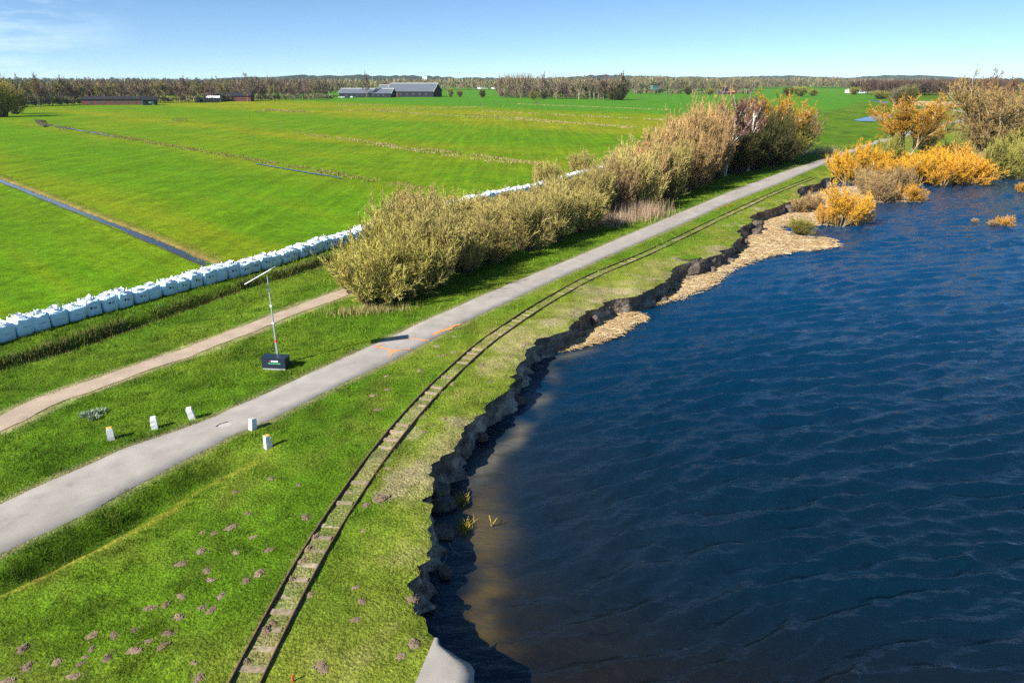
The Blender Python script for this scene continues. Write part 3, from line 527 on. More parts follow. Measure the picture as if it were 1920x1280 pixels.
# ------------------------------------------------------------------ woody plants
UP = np.array([0, 0, 1.0])
def unit(a): return a / (np.linalg.norm(a, axis=-1, keepdims=True) + 1e-9)
class Br:
    """a set of curved branches: start, direction, length, radius, upward bend"""
    def __init__(s, S, D, L, R, up, rng, wig=0.06):
        s.S, s.D, s.L, s.R = S, unit(D), np.asarray(L, float), np.asarray(R, float); s.up = np.broadcast_to(up, s.L.shape); s.w = rng.normal(0, wig, S.shape)
    def pt(s, t): return s.S + (s.D * t[:, None] + (UP * s.up[:, None] + s.w) * (t ** 2)[:, None]) * s.L[:, None]
    def tan(s, t): return unit(s.D + 2 * (UP * s.up[:, None] + s.w) * t[:, None])
    def kids(s, rng, n, t0, t1, ang, lr, rr, up, wig=0.08, fall=0.5, rmin=0.004, asd=0.25):
        i = np.repeat(np.arange(len(s.L)), n); q = Br.__new__(Br); t = rng.uniform(t0, t1, len(i))
        base = Br.__new__(Br); base.S, base.D, base.L, base.R, base.up, base.w = s.S[i], s.D[i], s.L[i], s.R[i], s.up[i], s.w[i]
        st = base.pt(t); tg = base.tan(t); rv = unit(rng.normal(size=st.shape)); pr = unit(rv - tg * (rv * tg).sum(1, keepdims=True))
        a = np.abs(rng.normal(ang, asd, len(i)))[:, None]; d = tg * np.cos(a) + pr * np.sin(a)
        L = base.L * lr * (1 - fall * t) * rng.uniform(0.65, 1.25, len(i))
        return Br(st, d, L, np.maximum(base.R * rr, rmin), up, rng, wig)
    def geom(s, rng, K, n, c0, c1, var=0.2, tipr=0.3):
        m = len(s.L); ts = np.linspace(0, 1, K); V = np.empty((m, K, n, 3)); Cc = np.empty((m, K, n, 3)); br = rng.uniform(1 - var, 1 + var, (m, 1, 1))
        rv = unit(rng.normal(size=(m, 3)))
        for k, t in enumerate(ts):
            tt = np.full(m, t); p = s.pt(tt); tg = s.tan(tt); a = unit(np.cross(tg, rv)); b = np.cross(tg, a); r = s.R * (1 - (1 - tipr) * t)
            for j_ in range(n):
                an = 2 * math.pi * j_ / n; V[:, k, j_] = p + (a * math.cos(an) + b * math.sin(an)) * r[:, None]
            Cc[:, k] = (np.array(c0) * (1 - t) + np.array(c1) * t) * br
        ix = np.arange(m * K * n).reshape(m, K, n)
        if n == 2: Q = np.stack([ix[:, :-1, 0], ix[:, :-1, 1], ix[:, 1:, 1], ix[:, 1:, 0]], -1).reshape(-1, 4)
        else:
            nx_ = np.roll(ix, -1, 2); Q = np.stack([ix[:, :-1], nx_[:, :-1], nx_[:, 1:], ix[:, 1:]], -1).reshape(-1, 4)
        return V.reshape(-1, 3), Q, Cc.reshape(-1, 3)
def join(parts):
    V, Q, Cc = [], [], []; b = 0
    for v, q, c in parts: V.append(v); Q.append(q + b); Cc.append(c); b += len(v)
    return np.vstack(V), np.vstack(Q), np.vstack(Cc)
def bmesh_of(name, parts, mat):
    V, Q, c = join(parts); me = mesh_np(name, V, Q, col=c); me.materials.append(mat); return me

def shrub_proto(seed, bark, tw0, tw1, stems=26, spread=0.75, k1=11, k2=10, k3=0, up=0.28, r0=0.022, tr=0.011, t0=0.1, ang=0.55, base=0.35, lift=0.0):
    """many-stemmed bush of height about 1 and width about 1.2 (scaled per plant)"""
    r = np.random.default_rng(seed); az = r.uniform(0, 6.283, stems); ti = np.abs(r.normal(0, 0.5, stems)) * spread + 0.12; br = np.sqrt(r.random(stems)) * base * 0.5
    S = np.stack([np.cos(az) * br, np.sin(az) * br, -0.03 + 0 * az], 1); D = np.stack([np.cos(az) * np.sin(ti), np.sin(az) * np.sin(ti), np.cos(ti) + lift], 1)
    b0 = Br(S, D, r.uniform(0.55, 0.95, stems), np.full(stems, r0), up * np.sin(ti), r, 0.08)
    b1 = b0.kids(r, k1, t0, 0.95, ang, 0.55, 0.5, up, fall=0.35); b2 = b1.kids(r, k2, 0.1, 1.0, 0.5, 0.6, 0.6, up * 0.6, rmin=tr, fall=0.4)
    wood = bmesh_of('shrub_wood', [b0.geom(r, 4, 4, bark, np.array(bark) * 1.1), b1.geom(r, 3, 2, bark, tw0)], M_BARK)
    fine = [b2.geom(r, 3, 2, tw0, tw1, 0.3)]
    if k3: fine.append(b2.kids(r, k3, 0.2, 1.0, 0.55, 0.6, 0.8, up * 0.5, rmin=tr * 0.8).geom(r, 2, 2, tw0, tw1, 0.3))
    return wood, bmesh_of('shrub_twigs', fine, M_TWIG)
def tree_proto(seed, bark, tw0, tw1, trunk=0.35, limbs=9, lb=0.5, ang=0.7, k2=7, k3=7, k4=5, up=0.25, r0=0.022, tr=0.004, ntr=1, lean=0.06, t0=0.35, lr=0.55, bark2=None, fall=0.55, tl=0.8):
    """bare tree of height about 1"""
    r = np.random.default_rng(seed); az = r.uniform(0, 6.283, ntr); ln = np.clip(np.abs(r.normal(lean * .8, lean * .6, ntr)), 0, .62)
    S = np.stack([np.cos(az) * 0.02 * (ntr > 1), np.sin(az) * 0.02 * (ntr > 1), -0.02 + 0 * az], 1); D = np.stack([np.cos(az) * ln, np.sin(az) * ln, 1 + 0 * az], 1)
    b0 = Br(S, D, r.uniform(tl * 0.9, tl * 1.1, ntr), np.full(ntr, r0), 0.0, r, 0.03)
    b1 = b0.kids(r, limbs, t0, 0.98, ang, lr, 0.5, up, fall=fall); b2 = b1.kids(r, k2, 0.2, 1.0, 0.6, 0.55, 0.5, up * 0.7, fall=0.4, rmin=tr * 1.3)
    b3 = b2.kids(r, k3, 0.15, 1.0, 0.55, 0.6, 0.6, up * 0.5, fall=0.35, rmin=tr); b4 = b3.kids(r, k4, 0.2, 1.0, 0.55, 0.65, 0.7, up * 0.3, rmin=tr * 0.8)
    bk2 = bark if bark2 is None else bark2
    wood = bmesh_of('tree_wood', [b0.geom(r, 6, 7, bark, bark, 0.05, 0.25), b1.geom(r, 4, 5, bark, bk2, 0.1), b2.geom(r, 3, 3, bk2, tw0, 0.15)], M_BARK)
    return wood, bmesh_of('tree_twigs', [b3.geom(r, 3, 2, tw0, tw1, 0.25), b4.geom(r, 2, 2, tw0, tw1, 0.3)], M_TWIG)

def plant(name, label, cat, loc, proto, scale, rz=None, group=None, wood='trunk'):
    rz = RNG.uniform(0, 6.28) if rz is None else rz
    t = thing(name, label, cat, (float(loc[0]), float(loc[1]), float(loc[2])), rz, group, scale)
    obj(wood, proto[0], None, t); obj('crown', proto[1], None, t, kind='stuff')
    return t
OLB = (0.16, 0.125, 0.07)
SH_OLIVE = [shrub_proto(s, OLB, (0.29, 0.235, 0.085), (0.49, 0.40, 0.12), stems=34, k1=11, k2=9, k3=5, tr=0.0032) for s in (1, 2, 3)]
SH_YEL = [shrub_proto(s, OLB, (0.31, 0.26, 0.075), (0.52, 0.45, 0.105), stems=34, k1=11, k2=9, k3=5, tr=0.0032) for s in (4, 5)]
SH_TAN = [shrub_proto(s, (0.12, 0.09, 0.06), (0.32, 0.215, 0.095), (0.52, 0.325, 0.125), stems=30, k1=10, k2=9, k3=5, tr=0.0025, up=0.35, spread=0.6) for s in (6, 7, 8)]
SH_ORG = [shrub_proto(s, (0.26, 0.19, 0.09), a_, b_, stems=18, k1=9, k2=9, k3=5, tr=0.0034, up=0.22, spread=1.0, t0=0.25, ang=0.4) for s, a_, b_ in ((9, (0.48, 0.25, 0.035), (0.78, 0.37, 0.025)), (10, (0.50, 0.27, 0.035), (0.82, 0.43, 0.03)), (11, (0.46, 0.25, 0.05), (0.74, 0.38, 0.05)))]
SH_BRN = [shrub_proto(s, (0.14, 0.10, 0.07), (0.30, 0.21, 0.10), (0.46, 0.30, 0.12), stems=26, k1=9, k2=8, k3=5, tr=0.003) for s in (12, 13)]
SH_GRN = [shrub_proto(s, (0.10, 0.09, 0.05), (0.20, 0.18, 0.045), (0.34, 0.31, 0.065), stems=34, k1=11, k2=10, k3=5, tr=0.004) for s in (14, 15)]
SH_DARK = [shrub_proto(s, (0.07, 0.055, 0.04), (0.07, 0.07, 0.025), (0.12, 0.11, 0.035), stems=30, k1=11, k2=10, k3=5, tr=0.004) for s in (16, 17)]
def shrub(px, py, h, wdt, protos, label, name='willow_shrub', group=None, z=None, cat='shrub'):
    q = P(px, py, -0.2 if z is None else z); zz = float(zland(q[0], q[1])) if z is None else z
    return plant(name, label, cat, (q[0], q[1], zz), protos[int(RNG.integers(len(protos)))], (wdt, wdt, h), group=group, wood='stem_cluster')
# belt of leafless willow scrub between cycle path and ditch: (photo x, y of the foot, height, width, kind)
BELT = [(700, 572, 2.6, 2.5, SH_YEL), (760, 560, 3.0, 2.6, SH_YEL), (820, 535, 3.1, 2.7, SH_OLIVE), (662, 545, 2.2, 2.1, SH_YEL), (728, 520, 3.2, 2.7, SH_YEL), (790, 505, 3.2, 2.7, SH_OLIVE), (870, 510, 3.0, 2.7, SH_OLIVE), (745, 478, 3.1, 2.7, SH_OLIVE), (815, 470, 3.1, 2.8, SH_OLIVE),
        (880, 478, 3.2, 2.9, SH_OLIVE), (930, 492, 3.0, 2.7, SH_OLIVE), (770, 440, 3.0, 2.8, SH_TAN), (850, 432, 3.0, 2.9, SH_OLIVE), (925, 448, 3.1, 3.0, SH_OLIVE), (985, 470, 3.1, 2.9, SH_OLIVE), (800, 418, 2.6, 2.8, SH_TAN), (1040, 455, 3.3, 3.0, SH_OLIVE), (975, 430, 3.0, 3.0, SH_OLIVE), (890, 410, 2.4, 2.9, SH_OLIVE),
        (1095, 436, 3.5, 3.1, SH_OLIVE), (1040, 420, 3.2, 3.1, SH_OLIVE), (965, 402, 2.2, 2.9, SH_TAN), (1115, 412, 3.7, 3.3, SH_OLIVE), (1060, 396, 2.9, 3.2, SH_OLIVE), (1155, 405, 4.4, 3.4, SH_BRN), (1110, 385, 3.4, 3.4, SH_OLIVE), (1190, 396, 4.8, 3.6, SH_OLIVE), (1160, 378, 4.4, 3.6, SH_OLIVE),
        (1215, 380, 5.4, 3.9, SH_TAN), (1250, 372, 5.6, 3.9, SH_OLIVE), (1195, 362, 5.2, 3.9, SH_TAN), (1240, 352, 6.2, 4.3, SH_TAN), (1285, 360, 6.0, 4.2, SH_TAN), (1275, 345, 6.8, 4.6, SH_TAN), (1315, 348, 6.6, 4.4, SH_TAN), (1300, 333, 7.2, 4.8, SH_TAN), (1340, 336, 6.8, 4.4, SH_TAN), (1330, 322, 7.4, 5.0, SH_TAN), (1372, 326, 6.0, 4.4, SH_DARK), (1412, 320, 5.6, 4.4, SH_DARK), (1448, 312, 5.6, 4.4, SH_DARK), (1470, 303, 6.2, 4.8, SH_GRN), (1378, 312, 7.0, 4.8, SH_TAN), (1430, 305, 6.6, 4.8, SH_DARK)]
def ch(n): return [SH_YEL, SH_OLIVE, SH_TAN, SH_BRN, SH_GRN, SH_DARK].index(n)
CN = ['yellow green', 'olive', 'reddish tan', 'brown', 'green', 'dark']
cnt = {}
for px, py, h, wdt, pr in BELT:
    k = ch(pr); cnt[k] = cnt.get(k, 0) + 1
    shrub(px, py, h * (1.22 if px < 840 else 1.0 if px < 1130 else 0.95) * RNG.uniform(.82, 1.12), wdt * (1.08 if px < 860 else 1.0) * RNG.uniform(.85, 1.12), pr, f'{CN[k]} leafless willow bush beside the cycle path, {ordn(cnt[k])} {CN[k]} one along the belt', group='scrub belt beside the cycle path')
for i, (px, py) in enumerate([(1160, 318), (1085, 328), (1018, 352), (760, 425)]):
    shrub(px, py, 2.6, 2.6, SH_OLIVE, f'thin olive bush just beyond the white bags, {ordn(i + 1)} counted from the far end', group='bushes beyond the bags', z=-0.9)

# birches, willows and the big bare trees
BIRCH = [tree_proto(s, (0.62, 0.56, 0.48), (0.16, 0.075, 0.055), (0.22, 0.10, 0.07), limbs=16, ang=0.5, up=0.35, r0=0.017, tr=0.0028, k2=7, k3=7, k4=4, ntr=1, t0=0.3, lr=0.42, bark2=(0.40, 0.33, 0.27)) for s in (21, 22)]
WIL = [tree_proto(s, (0.34, 0.27, 0.15), (0.26, 0.18, 0.075), (0.38, 0.25, 0.08), limbs=9, ang=0.42, up=0.16, r0=0.014, tr=0.0022, ntr=13, lean=0.36, t0=0.15, lr=0.5, k2=7, k3=6, k4=5, tl=0.62, fall=0.3) for s in (43, 44)]
WILO = [tree_proto(s, (0.44, 0.35, 0.19), (0.38, 0.21, 0.035), (0.60, 0.30, 0.025), limbs=9, ang=0.42, up=0.18, r0=0.013, tr=0.0026, ntr=8, lean=0.36, t0=0.35, lr=0.5, k2=8, k3=7, k4=6, tl=0.7, fall=0.35) for s in (25,)]
POP = [tree_proto(s, (0.20, 0.15, 0.11), (0.24, 0.13, 0.075), (0.34, 0.18, 0.10), limbs=34, ang=0.32, up=0.35, r0=0.014, tr=0.003, ntr=1, t0=0.2, lr=0.34, k2=6, k3=5, k4=3) for s in (26, 27)]
BARE = [tree_proto(s, c0, c1, c2, limbs=l_, ang=a_, up=0.2, r0=0.015, tr=0.0062, ntr=1, t0=t_, lr=0.62, k2=7, k3=7, k4=3, fall=0.22, tl=0.55) for s, c0, c1, c2, l_, a_, t_ in (
    (31, (0.32, 0.26, 0.20), (0.19, 0.14, 0.095), (0.23, 0.165, 0.11), 13, 0.7, 0.3), (32, (0.40, 0.34, 0.26), (0.22, 0.175, 0.105), (0.27, 0.215, 0.12), 14, 0.6, 0.28), (33, (0.28, 0.22, 0.17), (0.19, 0.13, 0.10), (0.23, 0.15, 0.115), 14, 0.75, 0.32),
    (34, (0.34, 0.27, 0.18), (0.24, 0.21, 0.08), (0.31, 0.27, 0.10), 14, 0.65, 0.28), (35, (0.26, 0.20, 0.16), (0.16, 0.12, 0.09), (0.20, 0.14, 0.11), 12, 0.8, 0.32))]
def tree(px, py, h, protos, label, name='bare_tree', cat='tree', z=None, wx=1.0, group=None):
    q = P(px, py, -0.5 if z is None else z); zz = (float(zland(q[0], q[1])) if q[1] < 92.6 else float(zfar(q[0], q[1]))) if z is None else z
    return plant(name, label, cat, (q[0], q[1], zz), protos[int(RNG.integers(len(protos)))] if isinstance(protos, list) else protos, (h * wx, h * wx, h), group=group)
tree(1358, 337, 10.2, BIRCH[0], 'white stemmed birch standing left of the taller birch', 'birch_tree', wx=1.0)
tree(1402, 326, 11.6, BIRCH[1], 'tallest white stemmed birch beside the cycle path', 'birch_tree', wx=1.05)
tree(1392, 322, 10.4, BIRCH[0], 'slim birch half hidden behind the tallest birch', 'birch_tree', wx=0.8)
tree(1440, 306, 10.8, WILO[0], 'golden twigged willow tree behind the birches', 'willow_tree')
tree(1500, 297, 8.6, WIL[0], 'rounded olive willow at the far end of the scrub belt', 'willow_tree', wx=1.0)
tree(1475, 302, 9.0, WIL[1], 'willow tree between the birches and the last rounded willow', 'willow_tree', wx=0.9)
tree(1697, 306, 10.4, WILO[0], 'orange crowned willow with pale stems beside the bend', 'willow_tree', wx=1.2)
tree(1725, 300, 9.4, WIL[0], 'second pale stemmed willow right of the orange crowned one', 'willow_tree', wx=1.0)
tree(1848, 310, 14.5, WIL[1], 'big bare spreading willow near the right edge', 'willow_tree', wx=1.15)
tree(1912, 302, 13.5, WIL[0], 'bare willow cut by the right picture edge', 'willow_tree', wx=1.15)
for i, (px, py, h) in enumerate([(1828, 236, 16.5), (1850, 232, 17.8), (1872, 236, 16.8)]):
    tree(px, py, h, POP[i % 2], f'reddish upright poplar rising behind the big bare willow, {ordn(i + 1)} from the left', 'poplar_tree', wx=1.15, group='poplars behind the willow')
tree(1700, 200, 13.0, BARE[3], 'broad ivy green tree at the bend of the far path', wx=1.2); tree(1675, 202, 12, BARE[1], 'broad bare tree left of the ivy green one', wx=1.2)
tree(1693, 202, 8.5, SH_DARK[0], 'dark evergreen bush below the trees at the far bend', 'evergreen_bush', 'shrub', wx=1.1)
tree(1762, 203, 7.5, BARE[3], 'small round tree on the verge before the dry reeds'); tree(1912, 215, 16, BARE[3], 'yellow green tree at the right edge behind the willows')
# shore willows on the right
for px, py, h, wdt, pr, lab in [
        (1570, 424, 3.4, 2.9, SH_ORG[:2], 'bright orange willow bush standing in the reed litter'), (1603, 424, 2.6, 2.3, SH_ORG, 'smaller orange willow bush at the water beside the reed litter'),
        (1545, 424, 2.0, 1.6, SH_ORG, 'low orange willow shoots left of the bright orange bush'),
        (1592, 346, 4.4, 3.8, SH_ORG[:2], 'tall orange willow bush where the bank face ends'), (1624, 334, 4.2, 3.8, SH_ORG[:2], 'orange willow bush behind the tall one at the bank end'), (1575, 342, 3.6, 2.4, SH_ORG, 'orange willow shoots overhanging the end of the bank face'),
        (1655, 380, 2.9, 2.9, SH_BRN, 'grey brown bush in front of the orange shore willows'), (1630, 368, 2.8, 2.6, SH_BRN, 'brown leafless bush left of the grey brown one'), (1690, 364, 3.0, 2.6, SH_BRN, 'brown bush between two orange willows at the shore'),
        (1698, 379, 1.8, 2.4, SH_ORG, 'low orange willow mound at the water edge'), (1722, 379, 1.3, 1.8, SH_BRN, 'faded low bush at the tip of the orange mound'),
        (1715, 346, 3.4, 4.4, SH_ORG, 'wide orange willow left in the shore thicket'), (1765, 349, 3.3, 5.0, SH_ORG, 'wide orange willow in the middle of the shore thicket'), (1808, 347, 3.2, 4.4, SH_ORG, 'orange willow at the right end of the shore thicket'), (1772, 328, 3.8, 4.4, SH_ORG, 'orange willow in the second row of the shore thicket'), (1735, 330, 3.6, 4.0, SH_ORG, 'orange willow below the pale stemmed trees'), (1660, 318, 4.6, 3.0, SH_GRN, 'dark green bush below the orange crowned willow'),
        (1690, 340, 3.2, 4.2, SH_ORG, 'orange willow just right of the tall ones at the bank end'), (1745, 340, 3.0, 4.4, SH_ORG, 'orange willow filling the gap left of the thicket middle'), (1790, 338, 3.4, 4.2, SH_ORG, 'orange willow behind the right end of the thicket'), (1825, 342, 2.6, 3.4, SH_ORG, 'low orange willow trailing off at the right of the thicket'), (1640, 330, 3.6, 3.6, SH_ORG, 'orange willow beside the green bush below the pale stemmed tree'),
        (1775, 312, 3.4, 3.2, SH_BRN, 'dark brown bush inside the orange thicket'), (1870, 336, 4.6, 4.2, SH_GRN, 'yellow green bush on the shore at the right'), (1915, 338, 5.2, 4.4, SH_GRN, 'yellow green bush cut by the right picture edge'), (1835, 332, 3.4, 3.0, SH_BRN, 'grey bush left of the yellow green shore bush'), (1895, 318, 5.6, 4.0, SH_GRN, 'taller green bush behind the shore bushes'),
        (1880, 425, 0.9, 1.3, SH_ORG, 'drowned orange reeds standing out in the lake'), (1862, 424, 0.5, 1.0, SH_BRN, 'low drowned stubble left of the orange reeds in the lake'), (1912, 362, 1.2, 1.4, SH_ORG, 'drowned orange bush near the right edge'), (1826, 418, 0.4, 0.5, SH_BRN, 'tiny drowned tuft out in the lake'),
        (1500, 441, 1.3, 1.6, SH_GRN, 'olive reed clump at the inlet in the litter'), (1520, 396, 1.7, 1.9, SH_BRN, 'brown bush on the reed litter'), (1495, 400, 1.5, 1.6, SH_BRN, 'faded brown bush near the bank face')]:
    shrub(px, py, h, wdt, pr, lab, z=-1.25, group=None)

# ------------------------------------------------------------------ reed litter washed up below the bank
STRAW = [(0.54, 0.37, 0.17), (0.62, 0.46, 0.25), (0.45, 0.30, 0.13), (0.66, 0.53, 0.33), (0.36, 0.24, 0.11)]
def inside(p, x, y):
    r = np.zeros(len(x), bool); n = len(p)
    for i in range(n):
        (x1, y1), (x2, y2) = p[i], p[(i + 1) % n]; c = (y1 > y) != (y2 > y)
        with np.errstate(divide='ignore', invalid='ignore'): r ^= c & (x < (x2 - x1) * (y - y1) / (y2 - y1 + 1e-12) + x1)
    return r
def edge_d(p, x, y):
    d = np.full(len(x), 1e9); n = len(p)
    for i in range(n):
        a, b = p[i], p[(i + 1) % n]; ab = b - a; t = np.clip(((x - a[0]) * ab[0] + (y - a[1]) * ab[1]) / (ab @ ab + 1e-9), 0, 1)
        d = np.minimum(d, np.hypot(x - a[0] - t * ab[0], y - a[1] - t * ab[1]))
    return d
def litter(poly_px, nst, seed, label, step):
    p = smoothp(PL(poly_px + poly_px[:1], Z_LAKE), 2)[:-1]; r = np.random.default_rng(seed)
    lo, hi = p.min(0) - 0.3, p.max(0) + 0.3; gx, gy = np.arange(lo[0], hi[0], step), np.arange(lo[1], hi[1], step); X, Y = np.meshgrid(gx, gy)
    ins = inside(p, X.ravel(), Y.ravel()).reshape(X.shape); d = edge_d(p, X.ravel(), Y.ravel()).reshape(X.shape); sd = np.where(ins, d, -d) + (fbm(X * 1.6, Y * 1.6, 3, seed) - 0.5) * 0.7
    Z = Z_LAKE - 0.12 + 0.22 * sst(sd / 0.5) + (fbm(X * 2, Y * 2, 3, seed + 1) - 0.5) * 0.14 * sst(sd / 0.4)
    V, Q = grid(X, Y, Z); k = (sd > -0.25).ravel(); Q = Q[k[Q].all(1)]
    u = fbm(X / 2.5, Y / 2.5, 3, seed + 4).ravel()[:, None]; c = np.array([0.46, 0.32, 0.16]) * (1 - u) + np.array([0.60, 0.49, 0.32]) * u
    o = obj('reed_litter', mesh_np('reed_litter', V, Q, col=c, smooth=True), M_LITTER, kind='stuff', label=label, category='reed litter')
    q = np.stack([r.uniform(lo[0], hi[0], nst * 3), r.uniform(lo[1], hi[1], nst * 3)], 1); dd_ = edge_d(p, q[:, 0], q[:, 1]); i_ = inside(p, q[:, 0], q[:, 1])
    q = q[i_ | ((dd_ < 0.25) & (r.random(len(q)) < 0.4))][:nst]; n = len(q)
    az = r.normal(0.35, 0.75, n); L = r.uniform(0.2, 0.75, n); wv = r.uniform(0.005, 0.011, n) * (1.5 if step > 0.2 else 1)
    z = Z_LAKE + 0.10 + (fbm(q[:, 0] * 2, q[:, 1] * 2, 3, seed + 1) - 0.5) * 0.14 + r.uniform(-0.02, 0.05, n)
    d3 = np.stack([np.cos(az), np.sin(az), r.normal(0, 0.08, n)], 1) * L[:, None] / 2; s3 = np.stack([-np.sin(az), np.cos(az), r.normal(0, .5, n)], 1) * wv[:, None]; c3 = np.stack([q[:, 0], q[:, 1], z], 1)
    V = np.stack([c3 - d3 - s3, c3 - d3 + s3, c3 + d3 + s3, c3 + d3 - s3], 1).reshape(-1, 3); cc = np.array(STRAW)[r.integers(0, 5, n)] * r.uniform(0.75, 1.2, (n, 1))
    obj('reed_straw', mesh_np('reed_straw', V, np.arange(n * 4).reshape(-1, 4), col=np.repeat(cc, 4, 0)), M_BLADE, o, kind='stuff')
litter([(1228, 574), (1250, 569), (1300, 552), (1345, 535), (1350, 518), (1385, 500), (1440, 482), (1500, 472), (1545, 470), (1575, 462), (1560, 448), (1515, 447), (1480, 440), (1460, 425), (1500, 425), (1540, 425), (1600, 418), (1632, 392), (1640, 380), (1690, 380), (1740, 380), (1720, 365), (1650, 350), (1565, 352), (1510, 370), (1470, 396), (1420, 415), (1398, 450), (1370, 482), (1320, 508), (1280, 528), (1245, 555)], 60000, 501, 'wide tongue of tan reed litter washed against the far bank', 0.22)
litter([(1055, 657), (1085, 650), (1125, 640), (1165, 625), (1178, 608), (1212, 600), (1190, 590), (1160, 588), (1130, 592), (1105, 618), (1070, 640)], 11000, 502, 'small patch of tan reed litter below the bank bulge', 0.10)
# dry reed tufts beside the belt
def tuft(px, py, n, sx_, sy_, h_, cols, label, seed, name='dry_reed_tuft', z=None):
    r = np.random.default_rng(seed); q = P(px, py, -0.1); X = q[0] + r.normal(0, sx_, n); Y = q[1] + r.normal(0, sy_, n)
    blades(name, X, Y, zland(X, Y) if z is None else np.full(n, z), h_ * r.uniform(0.5, 1.2, n), np.full(n, 0.035), np.array(cols)[r.integers(0, len(cols), n)] * r.uniform(.75, 1.2, (n, 1)), lean=0.3, seed=seed, label=label, category='reeds')
PINK = [(0.42, 0.29, 0.18), (0.50, 0.37, 0.25), (0.33, 0.22, 0.13)]
tuft(1182, 404, 2200, 1.6, 1.5, 1.5, PINK, 'pale dry reeds between bushes beside the path', 601); tuft(1145, 420, 900, 1.0, 0.9, 1.0, PINK, 'darker dry reeds left of the pale ones', 602)
tuft(690, 583, 900, 1.2, 0.35, 0.4, [(0.36, 0.29, 0.12), (0.30, 0.27, 0.08)], 'dry grass at the foot of the nearest bush', 603); tuft(1535, 288, 900, 2.2, 1.2, 1.4, PINK, 'dry reeds at the far end of the scrub belt', 604)
q1 = P(1740, 199, -0.9); q2 = P(1812, 201, -0.9); t_ = RNG.random(9000); X = q1[0] + (q2[0] - q1[0]) * t_ + RNG.normal(0, 1, 9000); Y = q1[1] + (q2[1] - q1[1]) * t_ + 20 * RNG.random(9000)
blades('reed_bed', X, Y, np.full(9000, -0.9), RNG.uniform(1.2, 2.4, 9000), np.full(9000, 0.35), np.array([(0.46, 0.33, 0.18)]) * RNG.uniform(.8, 1.2, (9000, 1)), label='pale dry reed bed beyond the far bend', category='reeds')

# ------------------------------------------------------------------ narrow gauge railway
ty = np.arange(8.5, 92, 0.25); rx_ = np.convolve(np.pad(fRAIL(ty), 12, 'reflect', reflect_type='odd'), np.hanning(27)[1:-1] / np.hanning(27).sum(), 'valid'); tp = smoothp(np.stack([rx_, ty], 1), 1); tp = resample(tp, 0.35)
trk = thing('railway_track', 'rusty narrow gauge railway track running along the dike', 'railway track', (0, 0, 0))
def rail(side):
    d = np.gradient(tp, axis=0); d /= np.linalg.norm(d, axis=1)[:, None]; nn = np.stack([d[:, 1], -d[:, 0]], 1); c = tp + nn * side * 0.33
    prof = [(-0.035, -0.03), (-0.035, -0.012), (-0.007, 0.0), (-0.007, 0.052), (-0.018, 0.06), (-0.018, 0.078), (0.018, 0.078), (0.018, 0.06), (0.007, 0.052), (0.007, 0.0), (0.035, -0.012), (0.035, -0.03)]
    o_ = np.array([a for a, b in prof]); z_ = np.array([b for a, b in prof]); X = c[:, None, 0] + nn[:, None, 0] * o_; Y = c[:, None, 1] + nn[:, None, 1] * o_; Z = zland(X, Y) * 0 + zland(c[:, 0], c[:, 1])[:, None] + z_ + 0.0
    V, Q = grid(X, Y, Z); obj('rail', mesh_np('rail', V, Q), M_RAIL, trk)
rail(-1); rail(1)
sl = []
for k in range(3):
    r = np.random.default_rng(40 + k); b = MB(); n = 7
    for s_ in range(1): pass
    hl_ = (0.29, 0.25, 0.33)[k]; xs_ = np.linspace(-hl_, hl_, n); V = []; F = []
    for i, x in enumerate(xs_):
        jx = r.normal(0, 0.008, 4); V += [(x, -0.085 + jx[0], -0.1), (x, -0.08 + jx[1], r.normal(0, .006)), (x, 0.08 + jx[2], r.normal(0, .006)), (x, 0.085 + jx[3], -0.1)]
    for i in range(n - 1):
        for j_ in range(3): F.append((i * 4 + j_, i * 4 + j_ + 1, i * 4 + 5 + j_, i * 4 + 4 + j_))
    F += [(0, 3, 2, 1), (n * 4 - 4, n * 4 - 3, n * 4 - 2, n * 4 - 1)]
    me = MB().add(V, F).mesh('sleeper'); me.materials.append(M_SLEEP); sl.append(me)
sp_pts = resample(tp, 0.57); sd_ = np.gradient(sp_pts, axis=0)
for i, (p_, d_) in enumerate(zip(sp_pts, sd_)):
    if p_[1] > 80: break
    o = obj('sleeper', sl[i % 3], None, trk, (p_[0] + RNG.normal(0, .02), p_[1], float(zland(p_[0], p_[1])) + 0.010 - 0.018 * float(sst((p_[1] - 22) / 18)) + RNG.uniform(-0.026, 0.024)), math.atan2(-d_[0], d_[1]) + RNG.normal(0, 0.05))

